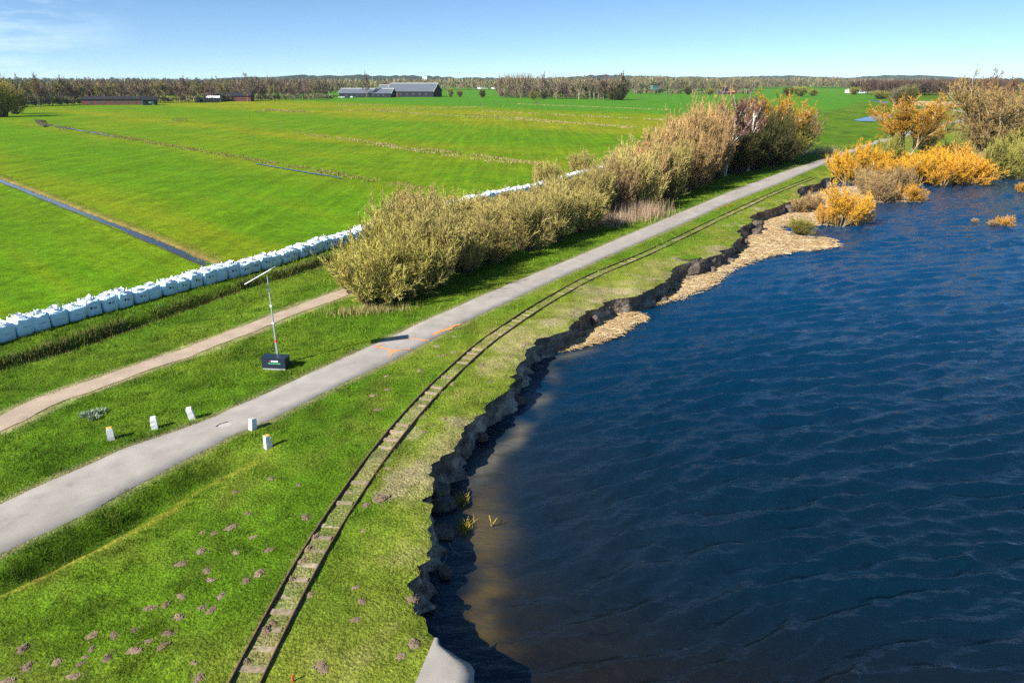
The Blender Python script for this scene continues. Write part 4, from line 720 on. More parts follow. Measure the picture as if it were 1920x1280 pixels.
# ------------------------------------------------------------------ molehills
mm = []
for k in range(4):
    r = np.random.default_rng(60 + k); nr_, na = 7, 16; V = [(0, 0, 0.62)]; F = []
    for i in range(1, nr_ + 1):
        for a in range(na):
            t = i / nr_; an = 6.283 * a / na; rr_ = t * (1 + 0.22 * math.sin(an * 2 + k) + 0.16 * math.sin(an * 5 + 2 * k) + r.normal(0, 0.10)); z = 0.6 * max(0, 1 - t ** 1.1) + (r.normal(0, 0.09) if i < nr_ else -0.22)
            V.append((rr_ * math.cos(an), rr_ * math.sin(an), z))
    for a in range(na): F.append((0, 1 + a, 1 + (a + 1) % na))
    for i in range(nr_ - 1):
        for a in range(na): b0 = 1 + i * na; F.append((b0 + a, b0 + na + a, b0 + na + (a + 1) % na, b0 + (a + 1) % na))
    cb_ = MB().add(V, F)
    for c_ in range(44):
        an = r.uniform(0, 6.28); rr_ = r.uniform(0.2, 1.75); s_ = r.uniform(0.06, 0.17); cb_.box((rr_ * math.cos(an), rr_ * math.sin(an), 0.6 * max(0, 1 - rr_ ** 1.3) + 0.04), (s_, s_ * 1.3, s_ * .8), Matrix.Rotation(r.uniform(0, 3), 3, 'Z') @ Matrix.Rotation(r.uniform(-.6, .6), 3, 'X'))
    me = cb_.mesh('molehill'); me.materials.append(M_SOIL); mm.append(me)
lm = 0; rm_ = 0
for i in np.argsort(mole_w[:, 1]):
    x, y, s = mole_w[i]; left = x < fRAIL(y)
    if left: lm += 1
    else: rm_ += 1
    r_ = 0.122 * s * (1 + 0.012 * max(0, y - 15)); z = float(zland(x, y) + relief(x, y))
    o = obj('molehill', mm[int(i) % 4], None, None, (x, y, z), RNG.uniform(0, 6), (r_ * RNG.uniform(.85, 1.3), r_, r_ * RNG.uniform(0.32, 0.62)), label=f"brown molehill {'left' if left else 'right'} of the rails, {ordn(lm if left else rm_)} nearest the viewer on that side", category='molehill', group='molehills on the dike')
for i, (px, py, s) in enumerate([(568, 1052, 1.0), (578, 1030, 1.2), (590, 1008, 1.1), (548, 1085, .8), (500, 1180, .9), (463, 1240, .8), (512, 1168, .6)]):
    q = P(px, py); obj('molehill', mm[i % 4], None, None, (q[0], q[1], 0), i, (0.16 * s, 0.15 * s, 0.12 * s), label=f'grey clump of dug soil between the rails, {ordn(i + 1)} of those there', category='molehill', group='soil clumps between the rails')

# ------------------------------------------------------------------ bulk bags: emergency flood wall
def bag_mesh(seed):
    r = np.random.default_rng(seed); n = 9; V = []; F = []; idx = {}
    def vid(i, j_, k):
        if (i, j_, k) not in idx:
            x, y, z = i / (n - 1) * 2 - 1, j_ / (n - 1) * 2 - 1, k / (n - 1)
            bulge = 1 + 0.07 * math.sin(math.pi * z) - 0.06 * (1 - z) ** 6 - 0.05 * z ** 8
            m = max(abs(x), abs(y)); L2 = math.hypot(x, y); rd = lerp(1.0, m / max(L2, 1e-6) * 1.12, 0.28)
            nx_ = (float(vn(x * 2.2 + seed * 9, y * 2.2 + z * 3, 5)) - .5) * 0.07; X, Y = x * bulge * rd * 0.475 + nx_ * x, y * bulge * rd * 0.475 + nx_ * y
            Z = z * 0.90
            if k == n - 1: Z += 0.05 * (1 - m ** 2) - 0.05 + (float(vn(x * 3 + seed, y * 3, 6)) - .5) * 0.14 + 0.10 * (abs(x) > .95 and abs(y) > .95)
            idx[(i, j_, k)] = len(V); V.append((X, Y, Z))
        return idx[(i, j_, k)]
    R_ = range(n - 1); e = n - 1
    for a in R_:
        for b in R_:
            F.append((vid(a, b, 0), vid(a, b + 1, 0), vid(a + 1, b + 1, 0), vid(a + 1, b, 0))); F.append((vid(a, b, e), vid(a + 1, b, e), vid(a + 1, b + 1, e), vid(a, b + 1, e)))
            F.append((vid(a, 0, b), vid(a + 1, 0, b), vid(a + 1, 0, b + 1), vid(a, 0, b + 1))); F.append((vid(a, e, b), vid(a, e, b + 1), vid(a + 1, e, b + 1), vid(a + 1, e, b)))
            F.append((vid(0, a, b), vid(0, a, b + 1), vid(0, a + 1, b + 1), vid(0, a + 1, b))); F.append((vid(e, a, b), vid(e, a + 1, b), vid(e, a + 1, b + 1), vid(e, a, b + 1)))
    me = MB().add(V, F).mesh('bag_body', True); me.materials.append(M_BAG); return me
def flap_mesh(seed):
    """gathered, crumpled mouth of the bag with sand showing"""
    r = np.random.default_rng(seed); b = MB(); na = 14
    for ring in range(2):
        V = []; F = []; R0 = 0.20 + 0.12 * ring; 
        for a in range(na):
            an = 6.283 * a / na; h_ = r.uniform(0.06, 0.2) * (1.15 - ring * .35); V += [(R0 * math.cos(an), R0 * math.sin(an), 0.0), ((R0 + r.normal(0.02, .05)) * math.cos(an), (R0 + r.normal(0.02, .05)) * math.sin(an), h_)]
        for a in range(na): c_ = (a + 1) % na; F.append((2 * a, 2 * c_, 2 * c_ + 1, 2 * a + 1))
        b.add(V, F)
    me = b.mesh('bag_mouth'); me.materials.append(M_STRAP); return me
def strap_mesh(seed):
    r = np.random.default_rng(seed); l = r.uniform(-0.12, 0.12, 2); h_ = r.uniform(0.08, 0.22); w_ = 0.05; V = []; F = []
    up_ = r.random() < 0.35; n = 9
    for i in range(n):
        t = i / (n - 1); x = 0.10 * math.cos(math.pi * t); z = h_ * math.sin(math.pi * t) * (1.3 if up_ else 1); px_, py_ = l[0] * z / h_, l[1] * z / h_
        V += [(x + px_, -w_ / 2 + py_, z), (x + px_, w_ / 2 + py_, z)]
    for i in range(n - 1): F.append((2 * i, 2 * i + 1, 2 * i + 3, 2 * i + 2))
    me = MB().add(V, F).mesh('strap'); me.materials.append(M_STRAP); return me
def heart_mesh():
    V = [(0, 0, 0)]; n = 18
    for i in range(n):
        t = 6.283 * i / n; V.append((0.075 * math.cos(t) * (1 + .18 * math.sin(3 * t)), 0, 0.065 * math.sin(t) + 0.02 * math.cos(2 * t)))
    me = MB().add(V, [(0, 1 + i, 1 + (i + 1) % n) for i in range(n)]).mesh('printed_mark'); me.materials.append(M_MARK); return me
def word_mesh(seed, small):
    r = np.random.default_rng(seed); b = MB(); x = 0.0; 
    for row in range(1 if small else 2):
        x = 0.0
        for i in range(11 if small else 4):
            w_ = r.uniform(.02, .035) if small else r.uniform(.03, .045); h_ = 0.03 if small else 0.05
            b.add([(x, 0, -row * .07), (x + w_, 0, -row * .07), (x + w_, 0, h_ - row * .07), (x, 0, h_ - row * .07)], [(0, 1, 2, 3)]); x += w_ + .012
    me = b.mesh('printed_words'); me.materials.append(M_MARK2); return me
BAGS = [bag_mesh(s) for s in range(5)]; FLAPS = [flap_mesh(s) for s in range(4)]; STRAPS = [strap_mesh(s) for s in range(7)]; HEART = heart_mesh(); WORD1, WORD2 = word_mesh(1, True), word_mesh(2, False)
yb_ = np.linspace(30.5, 112, 500); bl = np.stack([fBAG(yb_), yb_], 1); d_ = np.gradient(bl, axis=0); d_ /= np.linalg.norm(d_, axis=1)[:, None]
kern = np.ones(25) / 25; fx_ = np.convolve(np.pad(bl[:, 0], 12, 'edge'), kern, 'valid'); bl[12:-12, 0] = fx_[12:-12]
bp_ = resample(bl, 0.955)
for i in range(len(bp_) - 1):
    p_ = bp_[i]; dv_ = bp_[i + 1] - p_; az = math.atan2(dv_[1], dv_[0]); nrm = np.array([dv_[1], -dv_[0]]) / np.linalg.norm(dv_); c_ = p_ - nrm * 0.46
    t = thing('bulk_bag', f"white bulk bag, {ordn(i + 1)} from the left end of the bag row", 'bulk bag', (c_[0] + RNG.normal(0, .03), c_[1] + RNG.normal(0, .03), Z_BAG - 0.03), az + RNG.normal(0, 0.06), 'row of white bulk bags')
    t.scale = (RNG.uniform(.89, .97), RNG.uniform(.93, 1.05), RNG.uniform(0.9, 1.14)); t.rotation_euler = (RNG.normal(0, .045), RNG.normal(0, .05), t.rotation_euler[2])
    obj('bag_body', BAGS[i % 5], None, t); obj('bag_mouth', FLAPS[int(RNG.integers(4))], None, t, (0, 0, 0.87), RNG.uniform(0, 6))
    for sx_, sy_ in ((-1, -1), (1, -1), (1, 1), (-1, 1)):
        obj('lifting_strap', STRAPS[int(RNG.integers(7))], None, t, (sx_ * 0.36, sy_ * 0.36, 0.82), RNG.uniform(0, 3.14), (1, 1, RNG.uniform(.6, 1.3)))
    if i < 9: obj('print', WORD1, None, t, (-0.22, -0.535, 0.42), RNG.normal(0, .02))
    elif p_[1] < 64 and i % 5 != 3:
        obj('printed_mark', HEART, None, t, (-0.12, -0.535, 0.52)); obj('print', WORD2, None, t, (0.02, -0.535, 0.50))

# ------------------------------------------------------------------ concrete bollards
def post_mesh(seed, h_):
    r = np.random.default_rng(seed); V = []; F = []; s = 0.112; n = 6
    for k in range(n + 1):
        z = -0.12 + (h_ + 0.12) * k / n; q = s * (1 - 0.10 * k / n) * (0.93 if k == n else 1)
        for a, b in ((-1, -1), (1, -1), (1, 1), (-1, 1)): V.append((a * q + r.normal(0, .004), b * q + r.normal(0, .004), z - (0.0 if k < n else 0)))
    for k in range(n):
        for j_ in range(4): F.append((k * 4 + j_, k * 4 + (j_ + 1) % 4, k * 4 + 4 + (j_ + 1) % 4, k * 4 + 4 + j_))
    return MB().add(V, F).mesh('post'), V[-4:]
for i, (px, py, rz, tx, tyl, cap, lab) in enumerate([(209, 823, 0.5, 0, 0.02, 1, 'white concrete bollard with orange lichen top farthest from the lamp mast'), (291, 803, 0.35, 0, 0.0, 0, 'plain white bollard in the middle of the three on the left verge'), (361, 784, 0.3, -0.14, -0.10, 0, 'leaning white bollard nearest the road on the left verge'),
                                               (474, 804, 0.95, 0.14, 0.02, 2, 'white bollard with brown top leaning at the right road edge'), (503, 837, 0.75, 0, 0, 1, 'white bollard with orange lichen top right of the road')]):
    q = P(px, py); h_ = 0.46 if i != 3 else 0.40; me, top = post_mesh(i, h_); z = float(zland(*q)) 
    t = thing('bollard', lab, 'bollard', (q[0], q[1], z), 0, 'concrete bollards by the road'); t.rotation_euler = (-tyl, tx, rz)
    obj('post', me, M_CONC, t)
    cv = [Vector(v) for v in top]; c0 = sum(cv, Vector()) / 4; ring = [c0 + (v - c0) * 1.0 + Vector((0, 0, 0.001)) for v in cv] + [c0 + (v - c0) * 0.9 + Vector((0, 0, 0.018)) for v in cv]
    obj('cap', MB().add(ring, [(0, 1, 5, 4), (1, 2, 6, 5), (2, 3, 7, 6), (3, 0, 4, 7), (4, 5, 6, 7)]).mesh('cap'), (M_CONC, M_LICH, M_CONCTOP)[cap], t)

# ------------------------------------------------------------------ mobile lamp mast
q = P(519, 692, -0.1); zt = float(zland(*q)); lt = thing('lamp_mast', 'mobile lamp mast on a dark box beside the road', 'lamp mast', (q[0], q[1], zt), -0.10)
obj('housing', MB().box((0, 0, 0.30), (1.08, 0.50, 0.46)).mesh('housing'), M_DARK, lt)
sk = MB().box((0, -0.21, 0.035), (1.02, 0.07, 0.07)).mesh('skid'); obj('skid', sk, M_GREY, lt); obj('skid', sk, None, lt, (0, 0.42, 0))
obj('lid', MB().box((0, 0, 0.545), (1.12, 0.54, 0.03)).mesh('lid'), M_DARK, lt)
st = MB()
for k, x in enumerate(np.linspace(-0.09, 0.17, 5)): st.add([(x, -0.254, 0.38), (x + 0.05, -0.254, 0.38), (x + 0.05, -0.254, 0.45), (x, -0.254, 0.45)], [(0, 1, 2, 3)])
sg = obj('sign', st.mesh('sign'), M_WHITE, lt); obj('emblem', MB().add([(-0.17, -0.254, .38), (-0.105, -0.254, .38), (-0.105, -0.254, .45), (-0.17, -0.254, .45)], [(0, 1, 2, 3)]).mesh('emblem'), M_RED, sg)
st = MB()
for k, x in enumerate(np.linspace(-0.19, 0.27, 9)): st.add([(x, -0.254, 0.28), (x + 0.042, -0.254, 0.28), (x + 0.042, -0.254, 0.34 - .015 * (k % 2)), (x, -0.254, 0.34 - .015 * (k % 2))], [(0, 1, 2, 3)])
st.add([(-0.25, -0.254, .29), (-0.21, -0.254, .29), (-0.21, -0.254, .33), (-0.25, -0.254, .33)], [(0, 1, 2, 3)])
obj('lettering', st.mesh('lettering'), M_GREEN, lt)
lq = (Matrix.Translation(lt.location) @ Matrix.Rotation(-0.10, 4, 'Z')).inverted() @ Vector((-10.61, 27.9, 0)); mx_, my_ = lq.x, max(lq.y, 0.34)
zz_ = [0.0, 1.15, 2.0, 2.8, 3.55, 4.15]
for k in range(5):
    s_ = 0.075 - 0.011 * k; obj('mast_section', MB().box((mx_, my_, (zz_[k] + zz_[k + 1]) / 2), (s_, s_, zz_[k + 1] - zz_[k])).mesh('mast_section'), M_GALV, lt)
    if k: obj('collar', MB().box((mx_, my_, zz_[k]), (s_ + 0.055, s_ + 0.055, 0.07)).mesh('collar'), M_WHITE if k > 1 else M_RED, lt)
R_ = MB().tube([(mx_ - 0.16 + 0.09 * math.cos(t), my_ - 0.03, 0.75 + 0.09 * math.sin(t)) for t in np.linspace(0, 6.0, 14)], 0.022, 6).mesh('cable_coil'); obj('cable_coil', R_, M_BLACK, lt)
# flat lamp panel carried on top, tilted, seen nearly edge-on from the dike
lt_inv = (Matrix.Translation(lt.location) @ Matrix.Rotation(-0.10, 4, 'Z')).inverted()
pl_ = Vector((0.875, 0.09, 0.476)).normalized(); pw_ = Vector((-0.047, 0.933, -0.089)); pw_ = (pw_ - pl_ * pw_.dot(pl_)).normalized(); pn_ = pl_.cross(pw_)
pc_ = Vector((-10.61, 27.84, 4.32))
def panel(c, d):
    b = MB(); b.box(c, d); b.v = [tuple(lt_inv @ (pc_ + pl_ * v[0] + pw_ * v[1] + pn_ * v[2])) for v in b.v]; return b
obj('lamp_panel', panel((0, 0, 0), (1.30, 0.58, 0.02)).mesh('lamp_panel'), M_GREY, lt)
for s_ in (-1, 1): obj('panel_rail', panel((0, s_ * 0.30, 0.0), (1.32, 0.025, 0.035)).mesh('panel_rail'), M_WHITE, lt)

# ------------------------------------------------------------------ paint on the road, pothole, red stake
def mark(pts, wid, seed, off=(660, 580), sc=8, z=0.034):
    p = resample(smoothp(PL([(off[0] + a / sc, off[1] + b / sc) for a, b in pts]), 2), 0.06); r = np.random.default_rng(seed)
    l, rr_ = ribbon(p, wid, jit=wid * 1.5, seed=seed); X = np.stack([l[:, 0], rr_[:, 0]], 1); Y = np.stack([l[:, 1], rr_[:, 1]], 1)
    V, Q = grid(X, Y, X * 0 + z); return V, Q[:, ::-1]
def marks(lst, seed, label):
    Vs, Qs = [], []; b = 0
    for k, (pts, wd_) in enumerate(lst):
        V, Q = mark(pts, wd_, seed + k, z=0.034 + 0.002 * k); Vs.append(V); Qs.append(Q + b); b += len(V)
    obj('paint_mark', mesh_np('paint_mark', np.vstack(Vs), np.vstack(Qs)), M_ORANGE, label=label, category='paint mark', group='orange survey paint')
marks([([(340, 560), (450, 582), (560, 612), (660, 645)], .07), ([(545, 625), (600, 640), (680, 632)], .22), ([(590, 620), (595, 670), (570, 720)], .10), ([(640, 628), (760, 610), (870, 605)], .07), ([(480, 520), (420, 550), (350, 565)], .05)], 800, 'orange survey paint arrow crossing the road before the panel shadow')
marks([([(860, 438), (950, 452), (1060, 466), (1150, 468)], .07), ([(1010, 460), (1060, 478), (1120, 470)], .09), ([(560, 440), (640, 430), (700, 440)], .10)], 820, 'thin orange survey line at the tip of the panel shadow')
marks([([(1225, 388), (1300, 345), (1390, 318), (1470, 288), (1560, 245), (1625, 228)], .12), ([(1330, 310), (1400, 325), (1500, 285)], .2), ([(1470, 262), (1530, 250), (1590, 240)], .13)], 840, 'thick orange survey scribble at the right road edge')
pot = thing('pothole', 'pale worn patch with a dark crack in the road', 'pothole', (0, 0, 0))
pp = smoothp(PL([(408, 800), (416, 795), (430, 793), (438, 796), (430, 800), (418, 803), (408, 800)]), 2)[:-1]
obj('worn_patch', MB().add([(a, b, 0.0325) for a, b in pp], [tuple(range(len(pp)))]).mesh('worn_patch'), pmat('worn_asphalt', (0.45, 0.40, 0.37), rough=1, noise=(20, 0.7, 1.1), coord='World'), pot)
V, Q = mark([(406, 801), (410, 797), (418, 793.5), (427, 792)], 0.07, 9, (0, 0), 1, 0.037); obj('crack', mesh_np('crack', V, Q), pmat('crack_dark', (0.05, 0.045, 0.045), rough=1), pot)
q = P(549, 1276); obj('marker_stake', MB().tube([(q[0], q[1], -0.1), (q[0] + 0.01, q[1], 0.16)], [0.022, 0.02], 6).mesh('marker_stake'), M_RED, label='small red stake in the grass right of the rails', category='stake')
# grey-leaved thistle clump by the bollards
for i, (px, py, s) in enumerate([(164, 770, .34), (186, 765, .3), (176, 776, .26)]):
    q = P(px, py); r = np.random.default_rng(i); n = 260; a = r.uniform(0, 6.28, n); e = r.uniform(0.1, 1.3, n); L = s * r.uniform(.6, 1.1, n); d3 = np.stack([np.cos(a) * np.cos(e), np.sin(a) * np.cos(e), np.sin(e) * .8], 1); c0 = np.array([*q, float(zland(*q))]) + np.stack([np.cos(a), np.sin(a), 0 * a], 1) * s * .25 * r.random((n, 1))
    sdv = unit(np.cross(d3, r.normal(size=(n, 3)))) * 0.022; V = np.stack([c0 - sdv * .4, c0 + sdv * .4, c0 + d3 * L[:, None] * .5 + sdv, c0 + d3 * L[:, None], c0 + d3 * L[:, None] * .5 - sdv], 1).reshape(-1, 3)
    ix = np.arange(n)[:, None] * 5; Q = np.concatenate([ix + [0, 1, 2, 4]]); T = np.concatenate([ix + [4, 2, 3]])
    obj('thistle', mesh_np('thistle', V, Q, T, col=np.repeat(np.array([(0.30, 0.37, 0.24)]) * r.uniform(.7, 1.3, (n, 1)), 5, 0)), M_BLADE, label=f"grey green thistle clump left of the bollards, {('left', 'right', 'front')[i]} one of three", category='thistle', group='thistle clumps')

# ------------------------------------------------------------------ clods and driftwood at the foot of the bank
def clod(loc, size, seed, label, turf=None, rz=0.0):
    r = np.random.default_rng(seed); n = 10; V = []; F = []
    for k in range(7):
        t = k / 6
        for a in range(n):
            an = 6.283 * a / n; q = 1 + 0.25 * math.sin(an * 2 + seed) + r.normal(0, .07); q *= (1.1 - 0.15 * t) * (0.85 if k == 6 else 1); V.append((q * math.cos(an) * size[0], q * math.sin(an) * size[1], (t - .5) * size[2] + r.normal(0, .03) * size[2]))
    for k in range(6):
        for a in range(n): F.append((k * n + a, k * n + (a + 1) % n, k * n + n + (a + 1) % n, k * n + n + a))
    F.append(tuple(range(6 * n, 7 * n)))
    t = thing('fallen_clod', label, 'clod', loc, rz); obj('soil_block', MB().add(V, F).mesh('soil_block'), M_CLOD, t)
    if turf is not None:
        m = 900; a = r.uniform(0, 6.28, m); q = np.sqrt(r.random(m)) * .85; X = q * np.cos(a) * size[0]; Y = q * np.sin(a) * size[1]; o = blades('turf', X, Y, np.full(m, size[2] * .5 - .01), r.uniform(.04, .12, m), np.full(m, .04), np.array(turf) * r.uniform(.7, 1.3, (m, 1)), seed=seed, parent=t)
        top = [(V[6 * n + a][0] * .97, V[6 * n + a][1] * .97, size[2] * .5 + .02) for a in range(n)]; me = MB().add(top, [tuple(range(n))]).mesh('sod'); set_col(me, np.array(turf)); obj('sod', me, M_LAND, t)
def at(px, py, z): p_ = P(px, py, z); return (p_[0], p_[1], z)
clod(at(832, 948, -1.15), (0.36, 0.32, 0.5), 1, 'dark slumped clod at the foot of the near bank, upper of two'); clod(at(831, 1000, -1.2), (0.32, 0.42, 0.35), 2, 'dark slumped clod at the foot of the near bank, lower of two')
clod(at(826, 925, -0.95), (0.3, 0.25, 0.6), 6, 'small dark clod leaning against the near bank')
clod(at(1291, 500, -0.55), (0.95, 0.65, 1.35), 3, 'grass topped block of bank split off beside the reed litter', (0.11, 0.20, 0.012), 0.5)
clod(at(1114, 606, -0.9), (0.22, 0.2, 0.8), 4, 'grey upright clod standing in the small reed litter'); clod(at(1050, 640, -0.95), (0.5, 0.35, 0.9), 5, 'pale clod at the corner of the bank before the small litter')
clod(at(1418, 425, -0.75), (0.55, 0.45, 1.1), 7, 'pale earth block leaning out of the far bank', None); clod(at(1414, 436, -1.0), (0.5, 0.4, 0.7), 8, 'pale earth lump at the foot of the far bank')
clod(at(1476, 392, -0.8), (0.6, 0.5, 0.9), 9, 'pale earth lump below the far turf edge'); clod(at(1490, 382, -0.5), (1.2, 0.8, 1.1), 10, 'grass topped block sagging from the far bank', (0.12, 0.2, 0.012), 0.6)
rc = np.random.default_rng(77)
for i, y_ in enumerate([15.9, 19.4, 23.6, 27.0, 31.0, 35.0, 41.6, 43.8, 48.6, 51.5, 54.0, 57.5, 66.0, 73.0]):
    sz = rc.uniform(.10, .24) * (1 + y_ / 80); clod((float(fCL(y_)) + rc.uniform(.1, .5), y_, Z_LAKE + rc.uniform(-.05, .2)), (sz, sz * rc.uniform(.7, 1.2), sz * rc.uniform(1.0, 2.0)), 100 + i, f'dark lump of peat at the foot of the bank face, {ordn(i + 1)} from the near end', tuple(np.array([.13, .2, .012]) * rc.uniform(.6, 1)) if i % 3 == 1 and i > 5 else None, rc.uniform(0, 3))
def drift(pts, r0, label, col=(0.30, 0.27, 0.20), tw=5, seed=0):
    r = np.random.default_rng(seed); b = MB().tube(pts, np.linspace(r0, r0 * .4, len(pts)), 5); p = [Vector(q) for q in pts]
    for k in range(tw):
        i = int(r.integers(0, len(p) - 1)); a = p[i].lerp(p[i + 1], r.random()); d = Vector((r.normal(), r.normal(), abs(r.normal()) * .4)).normalized() * r.uniform(.15, .45); b.tube([a, a + d * .6, a + d + Vector((0, 0, .03))], [r0 * .5, r0 * .4, r0 * .2], 4)
    obj('driftwood_branch', b.mesh('driftwood_branch'), pmat('branch_wood', col, noise=(10, .7, 1.2)), label=label, category='branch')
def dp(lst): return [at(a, b, z) for a, b, z in lst]
drift(dp([(828, 899, -1.15), (845, 888, -1.05), (860, 884, -1.0), (878, 886, -1.1)]), .018, 'pale leafless branch in the water below the near bank', tw=9, seed=1)
drift(dp([(798, 1072, -1.1), (815, 1068, -1.1), (833, 1055, -1.05), (838, 1040, -1.0)]), .016, 'thin branch lying in the dark shadow below the bank', tw=3, seed=2)
drift(dp([(842, 1018, -1.1), (848, 1030, -1.1), (862, 1040, -1.15)]), .014, 'forked twig beside the lower slumped clod', tw=3, seed=3)
drift(dp([(922, 985, -1.2), (920, 976, -0.95), (917, 965, -0.8)]), .02, 'yellow stick standing in the murky water', (0.5, 0.38, 0.06), 0, 4); drift(dp([(921, 984, -1.2), (927, 978, -1.0), (932, 970, -0.85)]), .018, 'second yellow stick leaning right in the murky water', (0.5, 0.38, 0.06), 0, 5)
for i, (px, py, n) in enumerate([(866, 938, 160), (871, 990, 220)]):
    r = np.random.default_rng(i); q = P(px, py, Z_LAKE); X = q[0] + r.normal(0, .10, n); Y = q[1] + r.normal(0, .15, n)
    blades('drowned_grass_tuft', X, Y, np.full(n, Z_LAKE), r.uniform(.08, .32, n), np.full(n, .022), np.array([(0.34, 0.27, 0.04)]) * r.uniform(.5, 1.3, (n, 1)), lean=.7, seed=i, label=f"yellow drowned grass tuft in the water, {('upper', 'lower')[i]} of two", category='grass')

# ------------------------------------------------------------------ far woods, tree lines
def far_wood(name, pts, n, depth, h0, h1, cols, label, seed, rib=60, wid=0.22, z=Z_POL, group=None):
    r = np.random.default_rng(seed); p = resample(pts, 4.0); i = r.integers(0, len(p) - 1, n); q = p[i] + r.uniform(0, 1, (n, 1)) * (p[i + 1] - p[i]) ; q[:, 1] += r.uniform(0, depth, n); h = r.uniform(h0, h1, n) * (0.8 + 0.4 * fbm(q[:, 0] / 60, q[:, 1] / 200, 2, seed))
    cc = np.array(cols)[r.integers(0, len(cols), n)] * r.uniform(.8, 1.2, (n, 1)); j_ = np.repeat(np.arange(n), rib); m = len(j_); H = h[j_]
    az = r.uniform(0, 6.28, m); t = r.random(m); z0 = H * (0.15 + 0.55 * t) ; L = H * r.uniform(.14, .34, m); e = r.uniform(.5, 1.35, m); rad = H * 0.17 * np.sqrt(r.random(m)) * (1.15 - t * .6)
    S = np.stack([q[j_, 0] + np.cos(az) * rad, q[j_, 1] + np.sin(az) * rad, z + z0], 1); D = np.stack([np.cos(az) * np.cos(e), np.sin(az) * np.cos(e), np.sin(e)], 1)
    tr_ = Br(np.stack([q[:, 0], q[:, 1], np.full(n, z - .2)], 1), np.tile(UP, (n, 1)), h * .8, h * .012, 0, r, .03)
    b = Br(S, D, L, np.full(m, wid) * r.uniform(.5, 1.3, m), .1, r, .1); v, qd, c = b.geom(r, 2, 2, (1, 1, 1), (1, 1, 1), .3); c = c * np.repeat(cc[j_], 4, 0)
    v2, q2_, c2 = tr_.geom(r, 3, 2, (.14, .115, .09), (.13, .10, .08)); V, Q, Cc = join([(v, qd, c), (v2, q2_, c2)])
    me = mesh_np(name, V, Q, col=Cc); obj(name, me, M_TWIG, kind='stuff', label=label, category='woodland')
BR = [(0.20, 0.145, 0.10), (0.21, 0.17, 0.105), (0.23, 0.19, 0.10), (0.16, 0.125, 0.10), (0.21, 0.15, 0.11)]; OL = [(0.20, 0.19, 0.10), (0.24, 0.21, 0.12), (0.16, 0.16, 0.085), (0.26, 0.23, 0.12)]
def Y_line(lst, z=Z_POL): return PL(lst, z)
far_wood('left_wood', Y_line([(-60, 196), (60, 193), (200, 189), (330, 187), (480, 184), (610, 182)]), 420, 70, 11, 16, BR, 'brown leafless wood behind the left tree line', 901)
far_wood('undergrowth', Y_line([(-40, 203), (60, 200), (150, 196.5), (300, 193.5), (470, 189.5), (620, 186.5)]), 420, 14, 2.0, 5.5, BR + OL[:2], 'scrubby undergrowth along the foot of the left tree line', 921, rib=40, wid=.16)
far_wood('copse_undergrowth', Y_line([(935, 183.6), (1040, 185.4), (1100, 186.4), (1168, 187.8)]), 170, 12, 2.5, 6.5, BR + OL, 'scrubby undergrowth along the foot of the polder copse', 922, rib=40, wid=.16)
far_wood('row_undergrowth', Y_line([(1180, 177), (1300, 177), (1420, 176.5)]), 150, 20, 2.5, 6, OL + BR[:1], 'scrubby undergrowth below the far row right of the copse', 923, rib=36, wid=.25)
far_wood('middle_wood', Y_line([(560, 171), (760, 169), (960, 170), (1100, 170)]), 420, 120, 12, 17, OL + BR[:2], 'grey olive wood beyond the dark barns', 902, rib=40, wid=.4)
far_wood('copse_wood', Y_line([(935, 182), (1010, 183), (1100, 184), (1165, 184)]), 130, 45, 12, 18, BR[:3] + OL[:1], 'inner trees of the copse in the middle of the polder', 903)
far_wood('right_wood', Y_line([(1170, 172), (1300, 171), (1420, 170)]), 400, 90, 13, 20, BR[:2] + OL, 'mixed wood right of the copse', 904, rib=40, wid=.35)
far_wood('hedge_wood', Y_line([(1400, 167), (1600, 166), (1760, 168)]), 420, 150, 13, 20, OL + BR, 'low far woodland left of the big willow', 905, rib=36, wid=.45)
far_wood('brown_wood', Y_line([(1660, 180), (1760, 180), (1860, 182), (1980, 184)]), 360, 70, 12, 15, [(0.10, 0.065, 0.05), (0.12, 0.08, 0.055)], 'brown wood behind the far bend', 906, rib=50, wid=.3)
for k, (y_, hh) in enumerate(((162, 17), (157.5, 22), (154.5, 30))):
    far_wood('horizon_wood', Y_line([(-200, y_), (400, y_), (1000, y_), (1600, y_), (2150, y_)]), (620, 700, 800)[k], (300, 700, 1500)[k], hh * .65, hh, [(0.05, 0.06, 0.035), (0.09, 0.07, 0.05), (0.07, 0.075, 0.04)], f'dark wooded skyline, {("nearest", "middle", "farthest")[k]} of three bands', 910 + k, rib=26, wid=(1.1, 2.0, 3.5)[k])
# low wooded ridges on the horizon
for k, (yd_, x0, x1, hmax, sd) in enumerate(((3600, -1700, 900, 42, 3), (5200, -1200, 3600, 46, 4))):
    xs_ = np.linspace(x0, x1, 420); e_ = sst((xs_ - x0) / 300) * sst((x1 - xs_) / 300); top = (10 + hmax * fbm(xs_ / 500, xs_ * 0, 3, sd) ** 1.3 + 9 * vn(xs_ / 22, xs_ * 0, sd)) * e_
    X = np.repeat(xs_[:, None], 4, 1); Y = yd_ + np.array([0, 60, 300, 700])[None, :] + 0 * X; Z = np.stack([top * 0 - 2, top * .8, top, top * 0 - 2], 1)
    V, Q = grid(X, Y, Z); obj('wooded_hills', mesh_np('wooded_hills', V, Q), pmat('distant_forest', (0.022, 0.032, 0.022), rough=1, spec=0, noise=(0.03, .7, 1.3)), kind='structure')
def far_tree(px, py, h, k, label, wx=1.0, group=None, name='bare_tree'): tree(px, py, h, BARE[k], label, name, z=Z_POL, wx=wx, group=group)
xs_ = np.linspace(-10, 615, 58)
